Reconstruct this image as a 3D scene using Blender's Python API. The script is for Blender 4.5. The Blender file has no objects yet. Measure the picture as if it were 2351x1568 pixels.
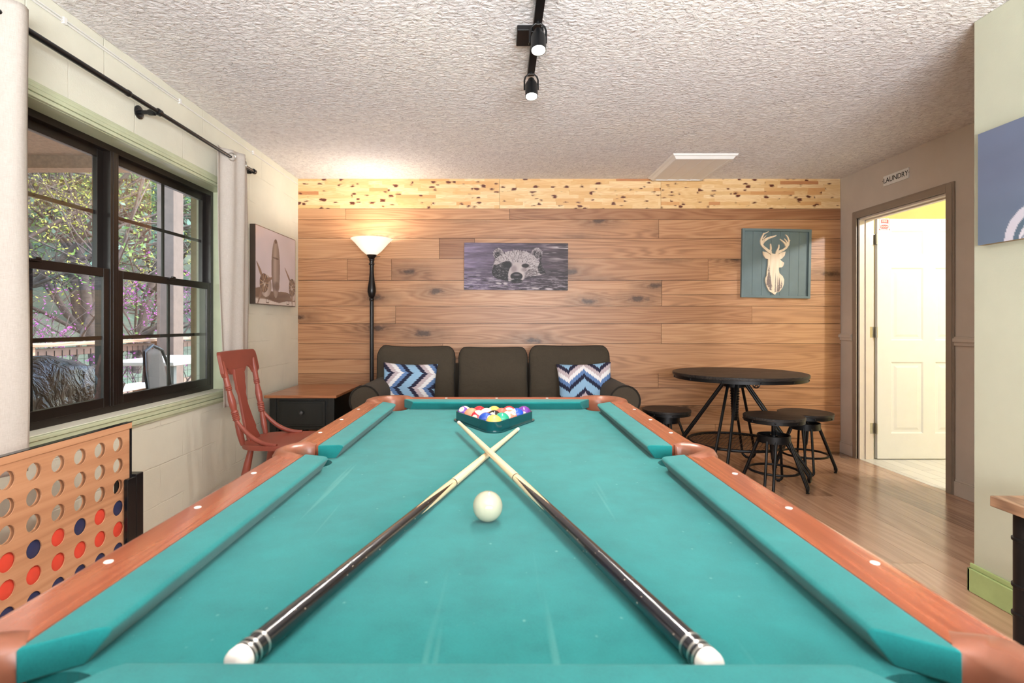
import bpy, bmesh, math, random
import numpy as np
from mathutils import Vector, Matrix, noise as mnoise

R = math.radians
PI = math.pi
scene = bpy.context.scene
COL = scene.collection

def S(r, g, b):
    f = lambda c: (c/12.92 if c <= .04045 else ((c+.055)/1.055)**2.4)
    return (f(r/255), f(g/255), f(b/255), 1.0)

# ------------------------------------------------------------------ camera, world, lights
cam_data = bpy.data.cameras.new('camera')
cam = bpy.data.objects.new('camera', cam_data)
COL.objects.link(cam)
cam.location = (0, 0, 1.145)
cam.rotation_euler = (R(90), 0, 0)
cam_data.sensor_width = 36
cam_data.sensor_fit = 'HORIZONTAL'
cam_data.lens = 1239/2351*36
cam_data.shift_x = 33.5/2351
cam_data.shift_y = -42/2351
cam_data.clip_start = .02
cam_data.clip_end = 200
cam_data.dof.use_dof = True
cam_data.dof.focus_distance = 2.6
cam_data.dof.aperture_fstop = 5.6
scene.camera = cam

scene.view_settings.view_transform = 'Standard'
scene.view_settings.look = 'None'
scene.view_settings.gamma = 1
scene.view_settings.use_curve_mapping = False
scene.view_settings.exposure = -0.12

world = bpy.data.worlds.new('world')
scene.world = world
world.use_nodes = True
wn = world.node_tree
bg = wn.nodes['Background']
sky = wn.nodes.new('ShaderNodeTexSky')
sky.sky_type = 'NISHITA'
sky.sun_disc = False
sky.sun_elevation = R(62)
sky.sun_rotation = R(80)
sky.air_density = 1.4
sky.dust_density = 2.0
wn.links.new(sky.outputs[0], bg.inputs[0])
bg.inputs[1].default_value = 1.7

def area(name, loc, rot, sx, sy, power, col=(1, 1, 1), spread=180):
    d = bpy.data.lights.new(name, 'AREA'); d.shape = 'RECTANGLE'
    d.size = sx; d.size_y = sy; d.energy = power; d.color = col; d.spread = R(spread)
    o = bpy.data.objects.new(name, d); COL.objects.link(o)
    o.location = loc; o.rotation_euler = rot
    return o
# added fill light behind the photographer, no window stands there
area('fill_rear', (.1, -2.6, 1.45), (R(97), 0, 0), 3.4, 1.9, 22, (1, .98, .97))
# added unseen fill, aimed up and forward to brighten the ceiling
area('ceiling_fill_rear', (.6, -1.5, 1.25), (R(132), 0, 0), 2.2, .8, 275, (.95, .97, 1), 135)
# laundry room ceiling lamp
ld = bpy.data.lights.new('laundry_lamp', 'POINT'); ld.energy = 125; ld.color = (.95, .97, 1); ld.shadow_soft_size = .05
lo = bpy.data.objects.new('laundry_lamp', ld); COL.objects.link(lo); lo.location = (3.95, 2.95, 2.33)

# ------------------------------------------------------------------ material helpers
class G:
    def __init__(s, name, rough=.5, metal=0.0, spec=.5):
        s.m = bpy.data.materials.new(name); s.m.use_nodes = True
        s.nt = s.m.node_tree; s.b = s.nt.nodes['Principled BSDF']
        s.b.inputs['Roughness'].default_value = rough
        s.b.inputs['Metallic'].default_value = metal
        s.b.inputs['Specular IOR Level'].default_value = spec
    def put(s, sock, v):
        if v is None: return
        if isinstance(v, bpy.types.NodeSocket): s.nt.links.new(v, sock)
        else: sock.default_value = v
    def n(s, t, **kw):
        nd = s.nt.nodes.new(t)
        for k, v in kw.items(): setattr(nd, k, v)
        return nd
    def math(s, op, a, b=None, c=None, clamp=False):
        nd = s.n('ShaderNodeMath', operation=op, use_clamp=clamp)
        for i, v in enumerate((a, b, c)): s.put(nd.inputs[i], v)
        return nd.outputs[0]
    def coord(s, which='Object'):
        return s.n('ShaderNodeTexCoord').outputs[which]
    def mapping(s, vec, loc=(0, 0, 0), rot=(0, 0, 0), scale=(1, 1, 1)):
        nd = s.n('ShaderNodeMapping')
        s.put(nd.inputs['Vector'], vec); s.put(nd.inputs['Location'], loc)
        s.put(nd.inputs['Rotation'], rot); s.put(nd.inputs['Scale'], scale)
        return nd.outputs[0]
    def noise(s, vec, scale=5, detail=3, rough=.5, dist=0.0, out='Fac'):
        nd = s.n('ShaderNodeTexNoise')
        s.put(nd.inputs['Vector'], vec); s.put(nd.inputs['Scale'], scale)
        nd.inputs['Detail'].default_value = detail; nd.inputs['Roughness'].default_value = rough
        nd.inputs['Distortion'].default_value = dist
        return nd.outputs[out]
    def voro(s, vec, scale=5, feature='F1', out='Distance', rnd=1.0, dim='3D'):
        nd = s.n('ShaderNodeTexVoronoi', feature=feature, voronoi_dimensions=dim)
        s.put(nd.inputs['Vector'], vec); s.put(nd.inputs['Scale'], scale)
        nd.inputs['Randomness'].default_value = rnd
        return nd.outputs[out]
    def ramp(s, fac, stops, interp='LINEAR'):
        nd = s.n('ShaderNodeValToRGB'); cr = nd.color_ramp; cr.interpolation = interp
        while len(cr.elements) < len(stops): cr.elements.new(.5)
        for e, (p, c) in zip(cr.elements, stops):
            e.position = p; e.color = c if len(c) == 4 else (*c, 1)
        s.put(nd.inputs[0], fac)
        return nd.outputs[0]
    def mix(s, fac, a, b, blend='MIX'):
        nd = s.n('ShaderNodeMix', data_type='RGBA', blend_type=blend)
        s.put(nd.inputs['Factor'], fac)
        s.put(nd.inputs[6], a); s.put(nd.inputs[7], b)
        return nd.outputs[2]
    def sep(s, vec):
        nd = s.n('ShaderNodeSeparateXYZ'); s.put(nd.inputs[0], vec); return nd.outputs
    def comb(s, x, y, z):
        nd = s.n('ShaderNodeCombineXYZ')
        for i, v in enumerate((x, y, z)): s.put(nd.inputs[i], v)
        return nd.outputs[0]
    def attr(s, name, out='Color'):
        nd = s.n('ShaderNodeAttribute', attribute_name=name); return nd.outputs[out]
    def col(s, v): s.put(s.b.inputs['Base Color'], v); return s
    def rough(s, v): s.put(s.b.inputs['Roughness'], v); return s
    def bump(s, h, strength=.3, dist=.005):
        nd = s.n('ShaderNodeBump'); s.put(nd.inputs['Height'], h)
        s.put(nd.inputs['Strength'], strength); nd.inputs['Distance'].default_value = dist
        s.nt.links.new(nd.outputs[0], s.b.inputs['Normal']); return s
    def coat(s, w=.5, r=.1):
        s.b.inputs['Coat Weight'].default_value = w; s.b.inputs['Coat Roughness'].default_value = r; return s

def plain(name, c, rough=.5, metal=0, var=.06, scale=8, bump=0, bscale=200, spec=.5):
    """solid colour with slight tonal variation and optional fine bump"""
    g = G(name, rough, metal, spec)
    co = g.coord()
    n = g.noise(co, scale, 4, .6)
    lo = tuple(max(0, x*(1-var*2)) for x in c[:3])+(1,); hi = tuple(min(1, x*(1+var*2)) for x in c[:3])+(1,)
    g.col(g.ramp(n, [(.3, lo), (.7, hi)]))
    if bump: g.bump(g.noise(co, bscale, 3, .6), bump, .003)
    return g.m

def wood(name, dark, mid, light, axis='X', rough=.45, along=.7, across=7, rings=26, knots=0.0, coat=0, bump=.12,
         use_attr=False, contrast=1.0, fiber=.35):
    """flat-sawn board: contour lines of a stretched noise field make cathedral grain; knots bend it"""
    g = G(name, rough)
    co = g.coord()
    sc = {'X': (along, across, across), 'Y': (across, along, across), 'Z': (across, across, along)}[axis]
    fs = {'X': (3, 170, 170), 'Y': (170, 3, 170), 'Z': (170, 170, 3)}[axis]
    vec = co
    tone = None
    if use_attr:
        at = g.attr('Col')
        rs = g.n('ShaderNodeSeparateColor'); g.put(rs.inputs[0], at)
        off = g.comb(g.math('MULTIPLY', rs.outputs[0], 37.0), g.math('MULTIPLY', rs.outputs[0], 91.0), g.math('MULTIPLY', rs.outputs[0], 53.0))
        va = g.n('ShaderNodeVectorMath', operation='ADD'); g.put(va.inputs[0], co); g.put(va.inputs[1], off)
        vec = va.outputs[0]
        tone = rs.outputs[1]
    fld = g.noise(g.mapping(vec, scale=sc), 1.0, 2.0, .45, .25)
    f = g.math('MULTIPLY', fld, rings)
    kmask = None
    if knots:
        ks = {'X': (1.1, 3.2, 3.2), 'Y': (3.2, 1.1, 3.2), 'Z': (3.2, 3.2, 1.1)}[axis]
        kx = g.sep(g.mapping(vec, scale=ks)); kd = g.voro(g.comb(kx[0], kx[2] if axis != 'Y' else kx[1], 0.0), knots, dim='2D')
        bend = g.math('DIVIDE', .5, g.math('ADD', kd, .10))
        if use_attr: bend = g.math('MULTIPLY', bend, rs.outputs[2])
        f = g.math('ADD', f, bend)
        kmask = g.ramp(g.math('ADD', kd, g.math('MULTIPLY', g.math('SUBTRACT', g.noise(vec, 14, 4, .6), .5), .22)), [(.035, (1, 1, 1)), (.10, (.45, .45, .45)), (.36, (0, 0, 0))])
        if use_attr: kmask = g.math('MULTIPLY', kmask, rs.outputs[2])
    line = g.math('SINE', g.math('MULTIPLY', f, 6.283))
    line = g.math('MULTIPLY_ADD', line, .5, .5)
    fib = g.noise(g.mapping(vec, scale=fs), 1.0, 2, .6)
    broad = g.noise(g.mapping(vec, scale=tuple(x*.5 for x in sc)), 1.0, 2)
    v = g.math('ADD', g.math('MULTIPLY', line, .42*contrast), g.math('MULTIPLY', fib, fiber))
    v = g.math('ADD', v, g.math('MULTIPLY', broad, .5))
    v = g.math('SUBTRACT', v, .12+.2*(contrast-1))
    c = g.ramp(v, [(.12, dark), (.45, mid), (.85, light)])
    if tone is not None:
        c = g.mix(1.0, c, g.ramp(tone, [(0, (.52, .42, .36)), (.5, (1, 1, 1)), (1, (1.0, 1.0, 1.0))]), 'MULTIPLY')
        c = g.mix(g.math('MULTIPLY', g.math('SUBTRACT', tone, .5, clamp=True), .9), c, (light[0]*1.1, light[1]*1.1, light[2]*1.1, 1))
    if kmask is not None:
        c = g.mix(g.math('MULTIPLY', kmask, .85), c, (dark[0]*.16, dark[1]*.12, dark[2]*.1, 1))
    g.col(c)
    g.rough(g.ramp(v, [(0, (rough*1.15,)*3), (1, (rough*.85,)*3)]))
    if bump: g.bump(g.math('ADD', g.math('MULTIPLY', line, .3), fib), bump, .002)
    if coat: g.coat(coat, .12)
    return g.m

def vcol(name, rough=.6, coat=0, bump=0):
    g = G(name, rough); g.col(g.attr('Col'))
    if coat: g.coat(coat, .06)
    if bump: g.bump(g.noise(g.coord(), 700, 2), bump, .001)
    return g.m

def emis(name, c, strength):
    g = G(name, .4); g.col(c)
    g.b.inputs['Emission Color'].default_value = c; g.b.inputs['Emission Strength'].default_value = strength
    return g.m

def fabric(name, c, var=.12, weave=900, rough=.9, bump=.25, fold=0):
    g = G(name, rough, 0, .25)
    co = g.coord()
    n = g.noise(co, 6, 4, .6)
    w = g.noise(g.mapping(co, scale=(1, .25, 1)), weave*.35, 2, .7)
    w2 = g.noise(g.mapping(co, scale=(.25, 1, .25)), weave*.35, 2, .7)
    t = g.math('ADD', g.math('MULTIPLY', n, .4), g.math('MULTIPLY', g.math('ADD', w, w2), .3))
    lo = tuple(x*(1-var*2.2) for x in c[:3])+(1,); hi = tuple(min(1, x*(1+var*2.2)) for x in c[:3])+(1,)
    g.col(g.ramp(t, [(.3, lo), (.7, hi)]))
    h = g.math('ADD', w, w2)
    if fold: h = g.math('ADD', g.math('MULTIPLY', h, .12), g.math('MULTIPLY', g.noise(g.mapping(co, scale=(1, 1, 1.7)), fold, 2, .5, 1.2), 1.0))
    g.bump(h, bump, .012 if fold else .0015)
    g.b.inputs['Sheen Weight'].default_value = .04
    return g.m

# ------------------------------------------------------------------ mesh helpers
class MB:
    def __init__(s):
        s.v = []; s.f = []; s.mi = []; s.cv = []; s.cc = (0, .5, 0, 1)
        s.usec = False; s.uv = None
    def add(s, verts, faces, mi=0, c=None):
        o = len(s.v); s.v += [tuple(p) for p in verts]
        for f in faces:
            s.f.append(tuple(i+o for i in f)); s.mi.append(mi); s.cv.append(c or s.cc)
        if c: s.usec = True
        return s
    def box(s, x0, x1, y0, y1, z0, z1, mi=0, c=None):
        v = [(x0, y0, z0), (x1, y0, z0), (x1, y1, z0), (x0, y1, z0), (x0, y0, z1), (x1, y0, z1), (x1, y1, z1), (x0, y1, z1)]
        return s.add(v, [(0, 3, 2, 1), (4, 5, 6, 7), (0, 1, 5, 4), (1, 2, 6, 5), (2, 3, 7, 6), (3, 0, 4, 7)], mi, c)
    def tube(s, pts, r, n=10, closed=False, caps=True, mi=0):
        pts = [Vector(p) for p in pts]; m = len(pts)
        rs = r if isinstance(r, (list, tuple)) else [r]*m
        vs = []; up = None
        for i, p in enumerate(pts):
            a = pts[i-1] if (i > 0 or closed) else p
            b = pts[(i+1) % m] if (i < m-1 or closed) else p
            t = (b-a).normalized()
            if up is None:
                up = Vector((0, 0, 1)) if abs(t.z) < .9 else Vector((1, 0, 0))
            sd = t.cross(up)
            if sd.length < 1e-6: sd = t.orthogonal()
            sd.normalize(); up = sd.cross(t).normalized()
            for k in range(n):
                a_ = 2*PI*k/n
                vs.append(p+(sd*math.cos(a_)+up*math.sin(a_))*rs[i])
        fs = []
        for i in range(m if closed else m-1):
            j = (i+1) % m
            for k in range(n):
                l = (k+1) % n
                fs.append((i*n+k, i*n+l, j*n+l, j*n+k))
        if caps and not closed:
            fs.append(tuple(range(n-1, -1, -1))); fs.append(tuple((m-1)*n+k for k in range(n)))
        return s.add(vs, fs, mi)
    def lathe(s, prof, base=(0, 0, 0), axis=(0, 0, 1), n=24, mi=0, caps=True):
        """prof = [(t along axis, radius)]"""
        ax = Vector(axis).normalized(); a = ax.orthogonal().normalized(); b = ax.cross(a); base = Vector(base)
        vs = []; fs = []
        for t, r in prof:
            for k in range(n):
                w = 2*PI*k/n
                vs.append(base+ax*t+(a*math.cos(w)+b*math.sin(w))*max(r, 1e-5))
        for i in range(len(prof)-1):
            for k in range(n):
                l = (k+1) % n
                fs.append((i*n+k, i*n+l, (i+1)*n+l, (i+1)*n+k))
        if caps:
            fs.append(tuple(range(n-1, -1, -1))); fs.append(tuple((len(prof)-1)*n+k for k in range(n)))
        return s.add(vs, fs, mi)
    def prism(s, poly, fn, h0, h1, mi=0, c=None):
        """extrude polygon (2-D pts) between h0 and h1; fn(u,v,h)->xyz"""
        n = len(poly)
        vs = [fn(u, v, h0) for u, v in poly]+[fn(u, v, h1) for u, v in poly]
        fs = [tuple(range(n-1, -1, -1)), tuple(range(n, 2*n))]+[(i, (i+1) % n, n+(i+1) % n, n+i) for i in range(n)]
        return s.add(vs, fs, mi, c)
    def sphere(s, c, r, nu=16, nv=10, sc=(1, 1, 1), mi=0):
        vs = []; fs = []
        for j in range(nv+1):
            th = PI*j/nv
            for i in range(nu):
                ph = 2*PI*i/nu
                vs.append((c[0]+r*sc[0]*math.sin(th)*math.cos(ph), c[1]+r*sc[1]*math.sin(th)*math.sin(ph), c[2]+r*sc[2]*math.cos(th)))
        for j in range(nv):
            for i in range(nu):
                k = (i+1) % nu
                fs.append((j*nu+i, (j+1)*nu+i, (j+1)*nu+k, j*nu+k))
        return s.add(vs, fs, mi)
    def grid(s, fn, nu, nv, mi=0, wrap=False):
        vs = [fn(i/nu, j/nv) for j in range(nv+1) for i in range(nu+1)]
        fs = [(j*(nu+1)+i, j*(nu+1)+i+1, (j+1)*(nu+1)+i+1, (j+1)*(nu+1)+i) for j in range(nv) for i in range(nu)]
        return s.add(vs, fs, mi)
    def build(s, name, mat, parent=None, smooth=40, bevel=0, seg=2, subsurf=0, merge=0, loc=None, recalc=True):
        me = bpy.data.meshes.new(name)
        me.from_pydata(s.v, [], s.f)
        mats = mat if isinstance(mat, (list, tuple)) else [mat]
        for m in mats: me.materials.append(m)
        for p, i in zip(me.polygons, s.mi): p.material_index = i
        if s.usec:
            ca = me.color_attributes.new('Col', 'FLOAT_COLOR', 'CORNER')
            dat = np.zeros((len(me.loops), 4), np.float32)
            for p, c in zip(me.polygons, s.cv):
                dat[p.loop_start:p.loop_start+p.loop_total] = c
            ca.data.foreach_set('color', dat.ravel())
        if recalc or merge:
            bm = bmesh.new(); bm.from_mesh(me)
            if merge: bmesh.ops.remove_doubles(bm, verts=bm.verts, dist=merge)
            if recalc: bmesh.ops.recalc_face_normals(bm, faces=bm.faces)
            bm.to_mesh(me); bm.free()
        if smooth:
            me.shade_smooth(); me.set_sharp_from_angle(angle=R(smooth))
        me.update()
        o = bpy.data.objects.new(name, me); COL.objects.link(o)
        if parent: o.parent = parent
        if loc: o.location = loc
        if bevel:
            b = o.modifiers.new('bevel', 'BEVEL'); b.width = bevel; b.segments = seg; b.limit_method = 'ANGLE'; b.angle_limit = R(35)
            b.harden_normals = True
        if subsurf:
            q = o.modifiers.new('subsurf', 'SUBSURF'); q.levels = subsurf; q.render_levels = subsurf
        return o

def thing(name, label, cat, loc=(0, 0, 0), rz=0, group=None):
    o = bpy.data.objects.new(name, None); COL.objects.link(o)
    o.location = loc; o.rotation_euler = (0, 0, rz); o.empty_display_size = .05
    o['label'] = label; o['category'] = cat
    if group: o['group'] = group
    return o
def tag(o, label, cat, group=None, kind=None):
    o['label'] = label; o['category'] = cat
    if group: o['group'] = group
    if kind: o['kind'] = kind
    return o
def struct(o, label=None):
    o['kind'] = 'structure'
    if label: o['label'] = label
    return o
def plabel(o, l): o['label'] = l; return o
def copy_tree(o, parent=None):
    c = o.copy(); COL.objects.link(c); c.parent = parent
    for ch in list(o.children): copy_tree(ch, c)
    return c

def text_mesh(txt, size, extrude=.0005):
    cu = bpy.data.curves.new('lettering', 'FONT'); cu.body = txt; cu.size = size; cu.extrude = extrude
    cu.align_x = 'CENTER'; cu.align_y = 'CENTER'
    o = bpy.data.objects.new('lettering', cu); COL.objects.link(o)
    dg = bpy.context.evaluated_depsgraph_get(); dg.update()
    me = bpy.data.meshes.new_from_object(o.evaluated_get(dg))
    bpy.data.objects.remove(o); bpy.data.curves.remove(cu)
    return me
def text_obj(name, txt, size, mat, parent, M, extrude=.0005):
    me = text_mesh(txt, size, extrude); me.transform(M)
    me.materials.clear(); me.materials.append(mat)
    o = bpy.data.objects.new(name, me); COL.objects.link(o); o.parent = parent
    return o
# ------------------------------------------------------------------ shared materials
M = {}
M['cream'] = None
def wall_paint(name, c, blocks=False, rough=.7):
    g = G(name, rough, 0, .3); co = g.coord()
    n = g.noise(co, 3, 4, .6)
    g.col(g.ramp(n, [(.3, tuple(x*.94 for x in c[:3])), (.7, tuple(min(1, x*1.04) for x in c[:3]))]))
    fine = g.noise(co, 140, 4, .7)
    if blocks:
        yz = g.sep(co)
        wob = g.math('MULTIPLY', g.noise(co, 9, 3, .6), .012)
        br = g.n('ShaderNodeTexBrick'); br.offset = .5
        g.put(br.inputs['Vector'], g.comb(g.math('ADD', yz[1], wob), g.math('ADD', yz[2], wob), 0.0))
        br.inputs['Scale'].default_value = 1; br.inputs['Brick Width'].default_value = .406; br.inputs['Row Height'].default_value = .203
        br.inputs['Mortar Size'].default_value = .004; br.inputs['Mortar Smooth'].default_value = .5
        fade = g.ramp(g.noise(co, 2.2, 2), [(.42, (0, 0, 0)), (.6, (1, 1, 1))])
        h = g.math('SUBTRACT', g.math('ADD', g.math('MULTIPLY', fine, .14), g.math('MULTIPLY', g.noise(co, 14, 3), .25)), g.math('MULTIPLY', g.math('MULTIPLY', br.outputs['Fac'], fade), .7))
        g.bump(h, .8, .006)
    else:
        g.bump(fine, .12, .003)
    return g.m
M['cream'] = wall_paint('cream_block_paint', S(228, 226, 210), True)
M['taupe'] = wall_paint('taupe_wall_paint', S(206, 194, 182))
M['taupe_trim'] = plain('taupe_trim_paint', S(150, 136, 122), .4, 0, .03)
M['sage_wall'] = wall_paint('sage_wall_paint', S(190, 192, 172))
M['sage_trim'] = plain('sage_green_trim_paint', S(168, 188, 128), .4, 0, .05)
M['casing_green'] = plain('pale_green_casing_paint', S(196, 202, 170), .32, 0, .04)
M['yellow_wall'] = wall_paint('yellow_wall_paint', S(232, 212, 140))
M['white_paint'] = plain('white_door_paint', S(226, 226, 224), .35, 0, .01)
M['jamb'] = plain('jamb_paint', S(222, 210, 198), .4, 0, .02)
M['black_metal'] = plain('black_metal', S(15, 15, 17), .42, .3, .08)
M['black_gloss'] = plain('black_enamel', S(22, 22, 24), .25, .1, .05)
M['dark_frame'] = plain('dark_bronze_frame', S(30, 23, 19), .3, .2, .1, 12)
M['steel'] = plain('brushed_steel', S(190, 188, 182), .28, .9, .05)
M['white_plastic'] = plain('white_plastic', S(232, 230, 226), .4, 0, .01)

# ceiling : heavy stomped plaster
g = G('stomped_plaster_ceiling', .85, 0, .2); co = g.coord()
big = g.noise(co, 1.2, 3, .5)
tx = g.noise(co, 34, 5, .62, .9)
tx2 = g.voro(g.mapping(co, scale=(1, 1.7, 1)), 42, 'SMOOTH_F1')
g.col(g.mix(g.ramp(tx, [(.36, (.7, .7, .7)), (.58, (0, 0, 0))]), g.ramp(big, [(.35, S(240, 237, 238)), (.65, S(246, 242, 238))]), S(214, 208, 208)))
g.bump(g.math('ADD', tx, g.math('MULTIPLY', tx2, .35)), 1.0, .016)
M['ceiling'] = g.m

M['oak'] = wood('oak_plank_wall', S(104, 66, 40), S(176, 125, 86), S(206, 160, 118), 'X', .42, .42, 6.5, 19, knots=1.0, use_attr=True, contrast=.5, bump=.15, fiber=.34)
# finger-jointed pine band
def pine():
    g = G('finger_jointed_pine', .4); co = g.coord(); at = g.attr('Col')
    rs = g.n('ShaderNodeSeparateColor'); g.put(rs.inputs[0], at)
    off = g.comb(g.math('MULTIPLY', rs.outputs[0], 40.0), 0.0, g.math('MULTIPLY', rs.outputs[0], 77.0))
    va = g.n('ShaderNodeVectorMath', operation='ADD'); g.put(va.inputs[0], co); g.put(va.inputs[1], off); vec = va.outputs[0]
    fld = g.noise(g.mapping(vec, scale=(2.2, 20, 20)), 1, 2, .4, .3)
    line = g.math('MULTIPLY_ADD', g.math('SINE', g.math('MULTIPLY', fld, 70)), .5, .5)
    base = g.ramp(rs.outputs[1], [(0, S(176, 110, 74)), (.14, S(214, 160, 104)), (.35, S(222, 182, 126)), (.75, S(232, 198, 146)), (1, S(238, 210, 164))])
    c = g.mix(g.math('MULTIPLY', line, .35), base, S(205, 148, 88))
    kx = g.sep(vec); kd = g.voro(g.comb(kx[0], g.math('MULTIPLY', kx[2], 1.5), 0.0), 7.0, dim='2D')
    kd = g.math('ADD', kd, g.math('MULTIPLY', g.math('SUBTRACT', g.noise(g.mapping(vec, rot=(0, .7, 0), scale=(1, 1, 3)), 26, 3), .5), .42)); kd = g.math('ADD', kd, g.math('MULTIPLY', g.math('FRACT', g.math('MULTIPLY', rs.outputs[0], 13.7)), .12))
    k = g.ramp(kd, [(.13, (1, 1, 1)), (.17, (.45, .45, .45)), (.24, (0, 0, 0))])
    c = g.mix(k, c, S(92, 40, 24))
    g.col(c); g.bump(line, .08, .002); return g.m
M['pine'] = pine()
M['floor'] = wood('laminate_floor_planks', S(116, 84, 64), S(174, 136, 110), S(208, 170, 142), 'Y', .22, .5, 5, 14, knots=.55, use_attr=True, contrast=.45, bump=.05, coat=.3)
M['rail_wood'] = wood('reddish_rail_wood_along', S(104, 50, 32), S(142, 74, 48), S(164, 92, 62), 'Y', .28, .8, 14, 10, coat=.8, contrast=.5, bump=.04)
M['rail_wood_x'] = wood('reddish_rail_wood_across', S(104, 50, 32), S(142, 74, 48), S(164, 92, 62), 'X', .32, .8, 14, 10, coat=.35, contrast=.5, bump=.04)
M['top_wood'] = wood('end_table_top_wood', S(112, 66, 40), S(160, 100, 64), S(184, 124, 82), 'X', .3, .8, 8, 10, coat=.3, contrast=.6)
M['dark_wood'] = wood('black_stained_wood', S(12, 11, 11), S(30, 27, 26), S(60, 53, 48), 'X', .5, .9, 14, 16, contrast=1.0, bump=.3)
M['game_wood'] = wood('game_board_veneer', S(164, 112, 80), S(190, 138, 102), S(206, 156, 120), 'Y', .45, .5, 6, 9, contrast=.55, bump=.03)
M['shelf_wood'] = wood('rustic_shelf_wood', S(92, 66, 50), S(136, 104, 80), S(164, 130, 102), 'Y', .5, .7, 8, 12)
M['deck_wood'] = wood('weathered_deck_wood', S(120, 92, 72), S(168, 134, 108), S(196, 162, 134), 'Y', .7, .7, 8, 12)

# ------------------------------------------------------------------ room shell
XL, XR, XG, YB, ZC = -1.77, 3.05, 2.03, 4.81, 2.428
YF = -3.0     # wall behind the photographer
PX = .003882
def wx(px): return (px-1142)*PX
def wz(py): return 1.145-(py-742)*PX
rnd = random.Random(7)

# floor : laminate planks
m = MB(); x = -1.95
while x < 3.1:
    y = YF-rnd.random()*1.0
    while y < YB:
        L = 1.22
        y0, y1 = max(y, YF-.05), min(y+L, YB+.02)
        if y1 > y0+.01:
            m.box(x+.0008, x+.1892, y0+.0008, y1-.0008, -.02, 0, c=(rnd.random(), .38+rnd.random()*.3, float(rnd.random() < .35), 1))
        y += L
    x += .19
fl = struct(m.build('floor', M['floor'], smooth=0))
# slab under the planks so the joints are dark, and closes the room
m = MB(); m.box(XL-.2, 3.2, YF-.1, YB+.1, -.06, -.019); struct(m.build('floor_slab', M['black_metal'], fl, smooth=0))
m = MB(); m.box(XL-.25, XR+.13, YF-.1, YB+.15, ZC, ZC+.06); struct(m.build('ceiling', M['ceiling'], smooth=0))

# left wall with window opening
WY0, WY1, WZ0, WZ1 = 1.705, 3.535, .715, 2.003
def wall_hole(x0, x1, y0, y1, hy0, hy1, hz0, hz1, name, mat, z1=ZC):
    m = MB()
    m.box(x0, x1, y0, hy0, 0, z1); m.box(x0, x1, hy1, y1, 0, z1)
    if hz0 > 0: m.box(x0, x1, hy0, hy1, 0, hz0)
    m.box(x0, x1, hy0, hy1, hz1, z1)
    return struct(m.build(name, mat, smooth=0, merge=1e-5))
wall_hole(XL-.2, XL, YF, YB+.1, WY0, WY1, WZ0, WZ1, 'wall_left', M['cream'])
# wall behind the photographer
m = MB(); m.box(XL-.2, XG+.1, YF-.1, YF, 0, ZC); struct(m.build('wall_front', wall_paint('dark_brown_wall_paint', S(96, 82, 70)), smooth=0))
# sage wall to the right and its return into the alcove
m = MB(); m.box(XG, XG+.12, YF-.1, 2.30, 0, ZC); m.box(XG+.12, XR+.12, 2.18, 2.30, 0, ZC)
struct(m.build('wall_near_right', M['sage_wall'], smooth=0, bevel=.004))
# taupe wall with the laundry doorway
DY0, DY1, DZ = 3.655, 4.56, 2.03
wall_hole(XR, XR+.12, 2.30, YB+.3, DY0, DY1, 0, DZ, 'wall_right', M['taupe'])

# back wall of oak planks, pine band above
m = MB()
rows = [
 (480, 505, [(684, 795, .62), (795, 1170, .55), (1170, 1927, .2)]),
 (505, 548, [(684, 1511, .42), (1511, 1927, .45)]),
 (548, 595, [(684, 1009, .62), (1009, 1090, .12), (1090, 1927, .46)]),
 (595, 644, [(684, 799, .5), (799, 900, .3), (900, 1624, .34), (1624, 1927, .55)]),
 (644, 677, [(1518, 1927, .5)]), (677, 703, [(1518, 1927, .62)]), (644, 703, [(684, 1518, .52)]),
 (703, 743, [(684, 909, .5), (909, 1724, .36), (1724, 1927, .7)]),
 (743, 789, [(684, 1517, .42), (1517, 1927, .66)]),
 (789, 824, [(684, 1017, .36), (1017, 1290, .5)]), (824, 857, [(684, 1290, .42)]),
 (789, 858, [(1290, 1927, .62)]),
 (857, 890, [(684, 1180, .25), (1180, 1510, .42), (1510, 1927, .55)]),
 (890, 930, [(684, 1400, .42), (1400, 1927, .5)]),
 (930, 973, [(684, 1270, .38), (1270, 1927, .45)]),
 (973, 1005, [(684, 1010, .4), (1010, 1640, .5), (1640, 1927, .48)]),
 (1005, 1038, [(684, 1300, .42), (1300, 1927, .5)]),
]
KNOTTY = {(548, 1009), (595, 900), (703, 684), (743, 684), (644, 684), (595, 1624), (789, 684), (930, 1270), (505, 684), (857, 684)}
for a, b, segs in rows:
    for x0, x1, t in segs:
        d = rnd.uniform(0, .003)
        m.box(wx(x0)+.0013, wx(x1)-.0013, YB-.018-d, YB, max(0, wz(b)+.0016), wz(a)-.0016, c=(rnd.random(), t, 1.0 if (a, x0) in KNOTTY else 0.0, 1))
bw = struct(m.build('wall_back', M['oak'], smooth=0))
m = MB()
for bx0, bx1 in ((684, 1147), (1147, 1516), (1516, 1927)):
    nr = 9; h = (wz(409)-wz(480))/nr
    for r in range(nr):
        x = wx(bx0)+.001
        while x < wx(bx1)-.001:
            L = rnd.uniform(.08, .42); x1 = min(x+L, wx(bx1)-.001)
            m.box(x, x1, YB-.016, YB, wz(480)+.001+r*h, wz(480)+.001+(r+1)*h, c=(rnd.random(), rnd.random()**.6, 0, 1))
            x = x1
struct(m.build('pine_band', M['pine'], bw, smooth=0))
m = MB(); m.box(XL-.1, XR+.1, YB, YB+.1, 0, ZC); struct(m.build('wall_backing', M['black_metal'], bw, smooth=0))

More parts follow.
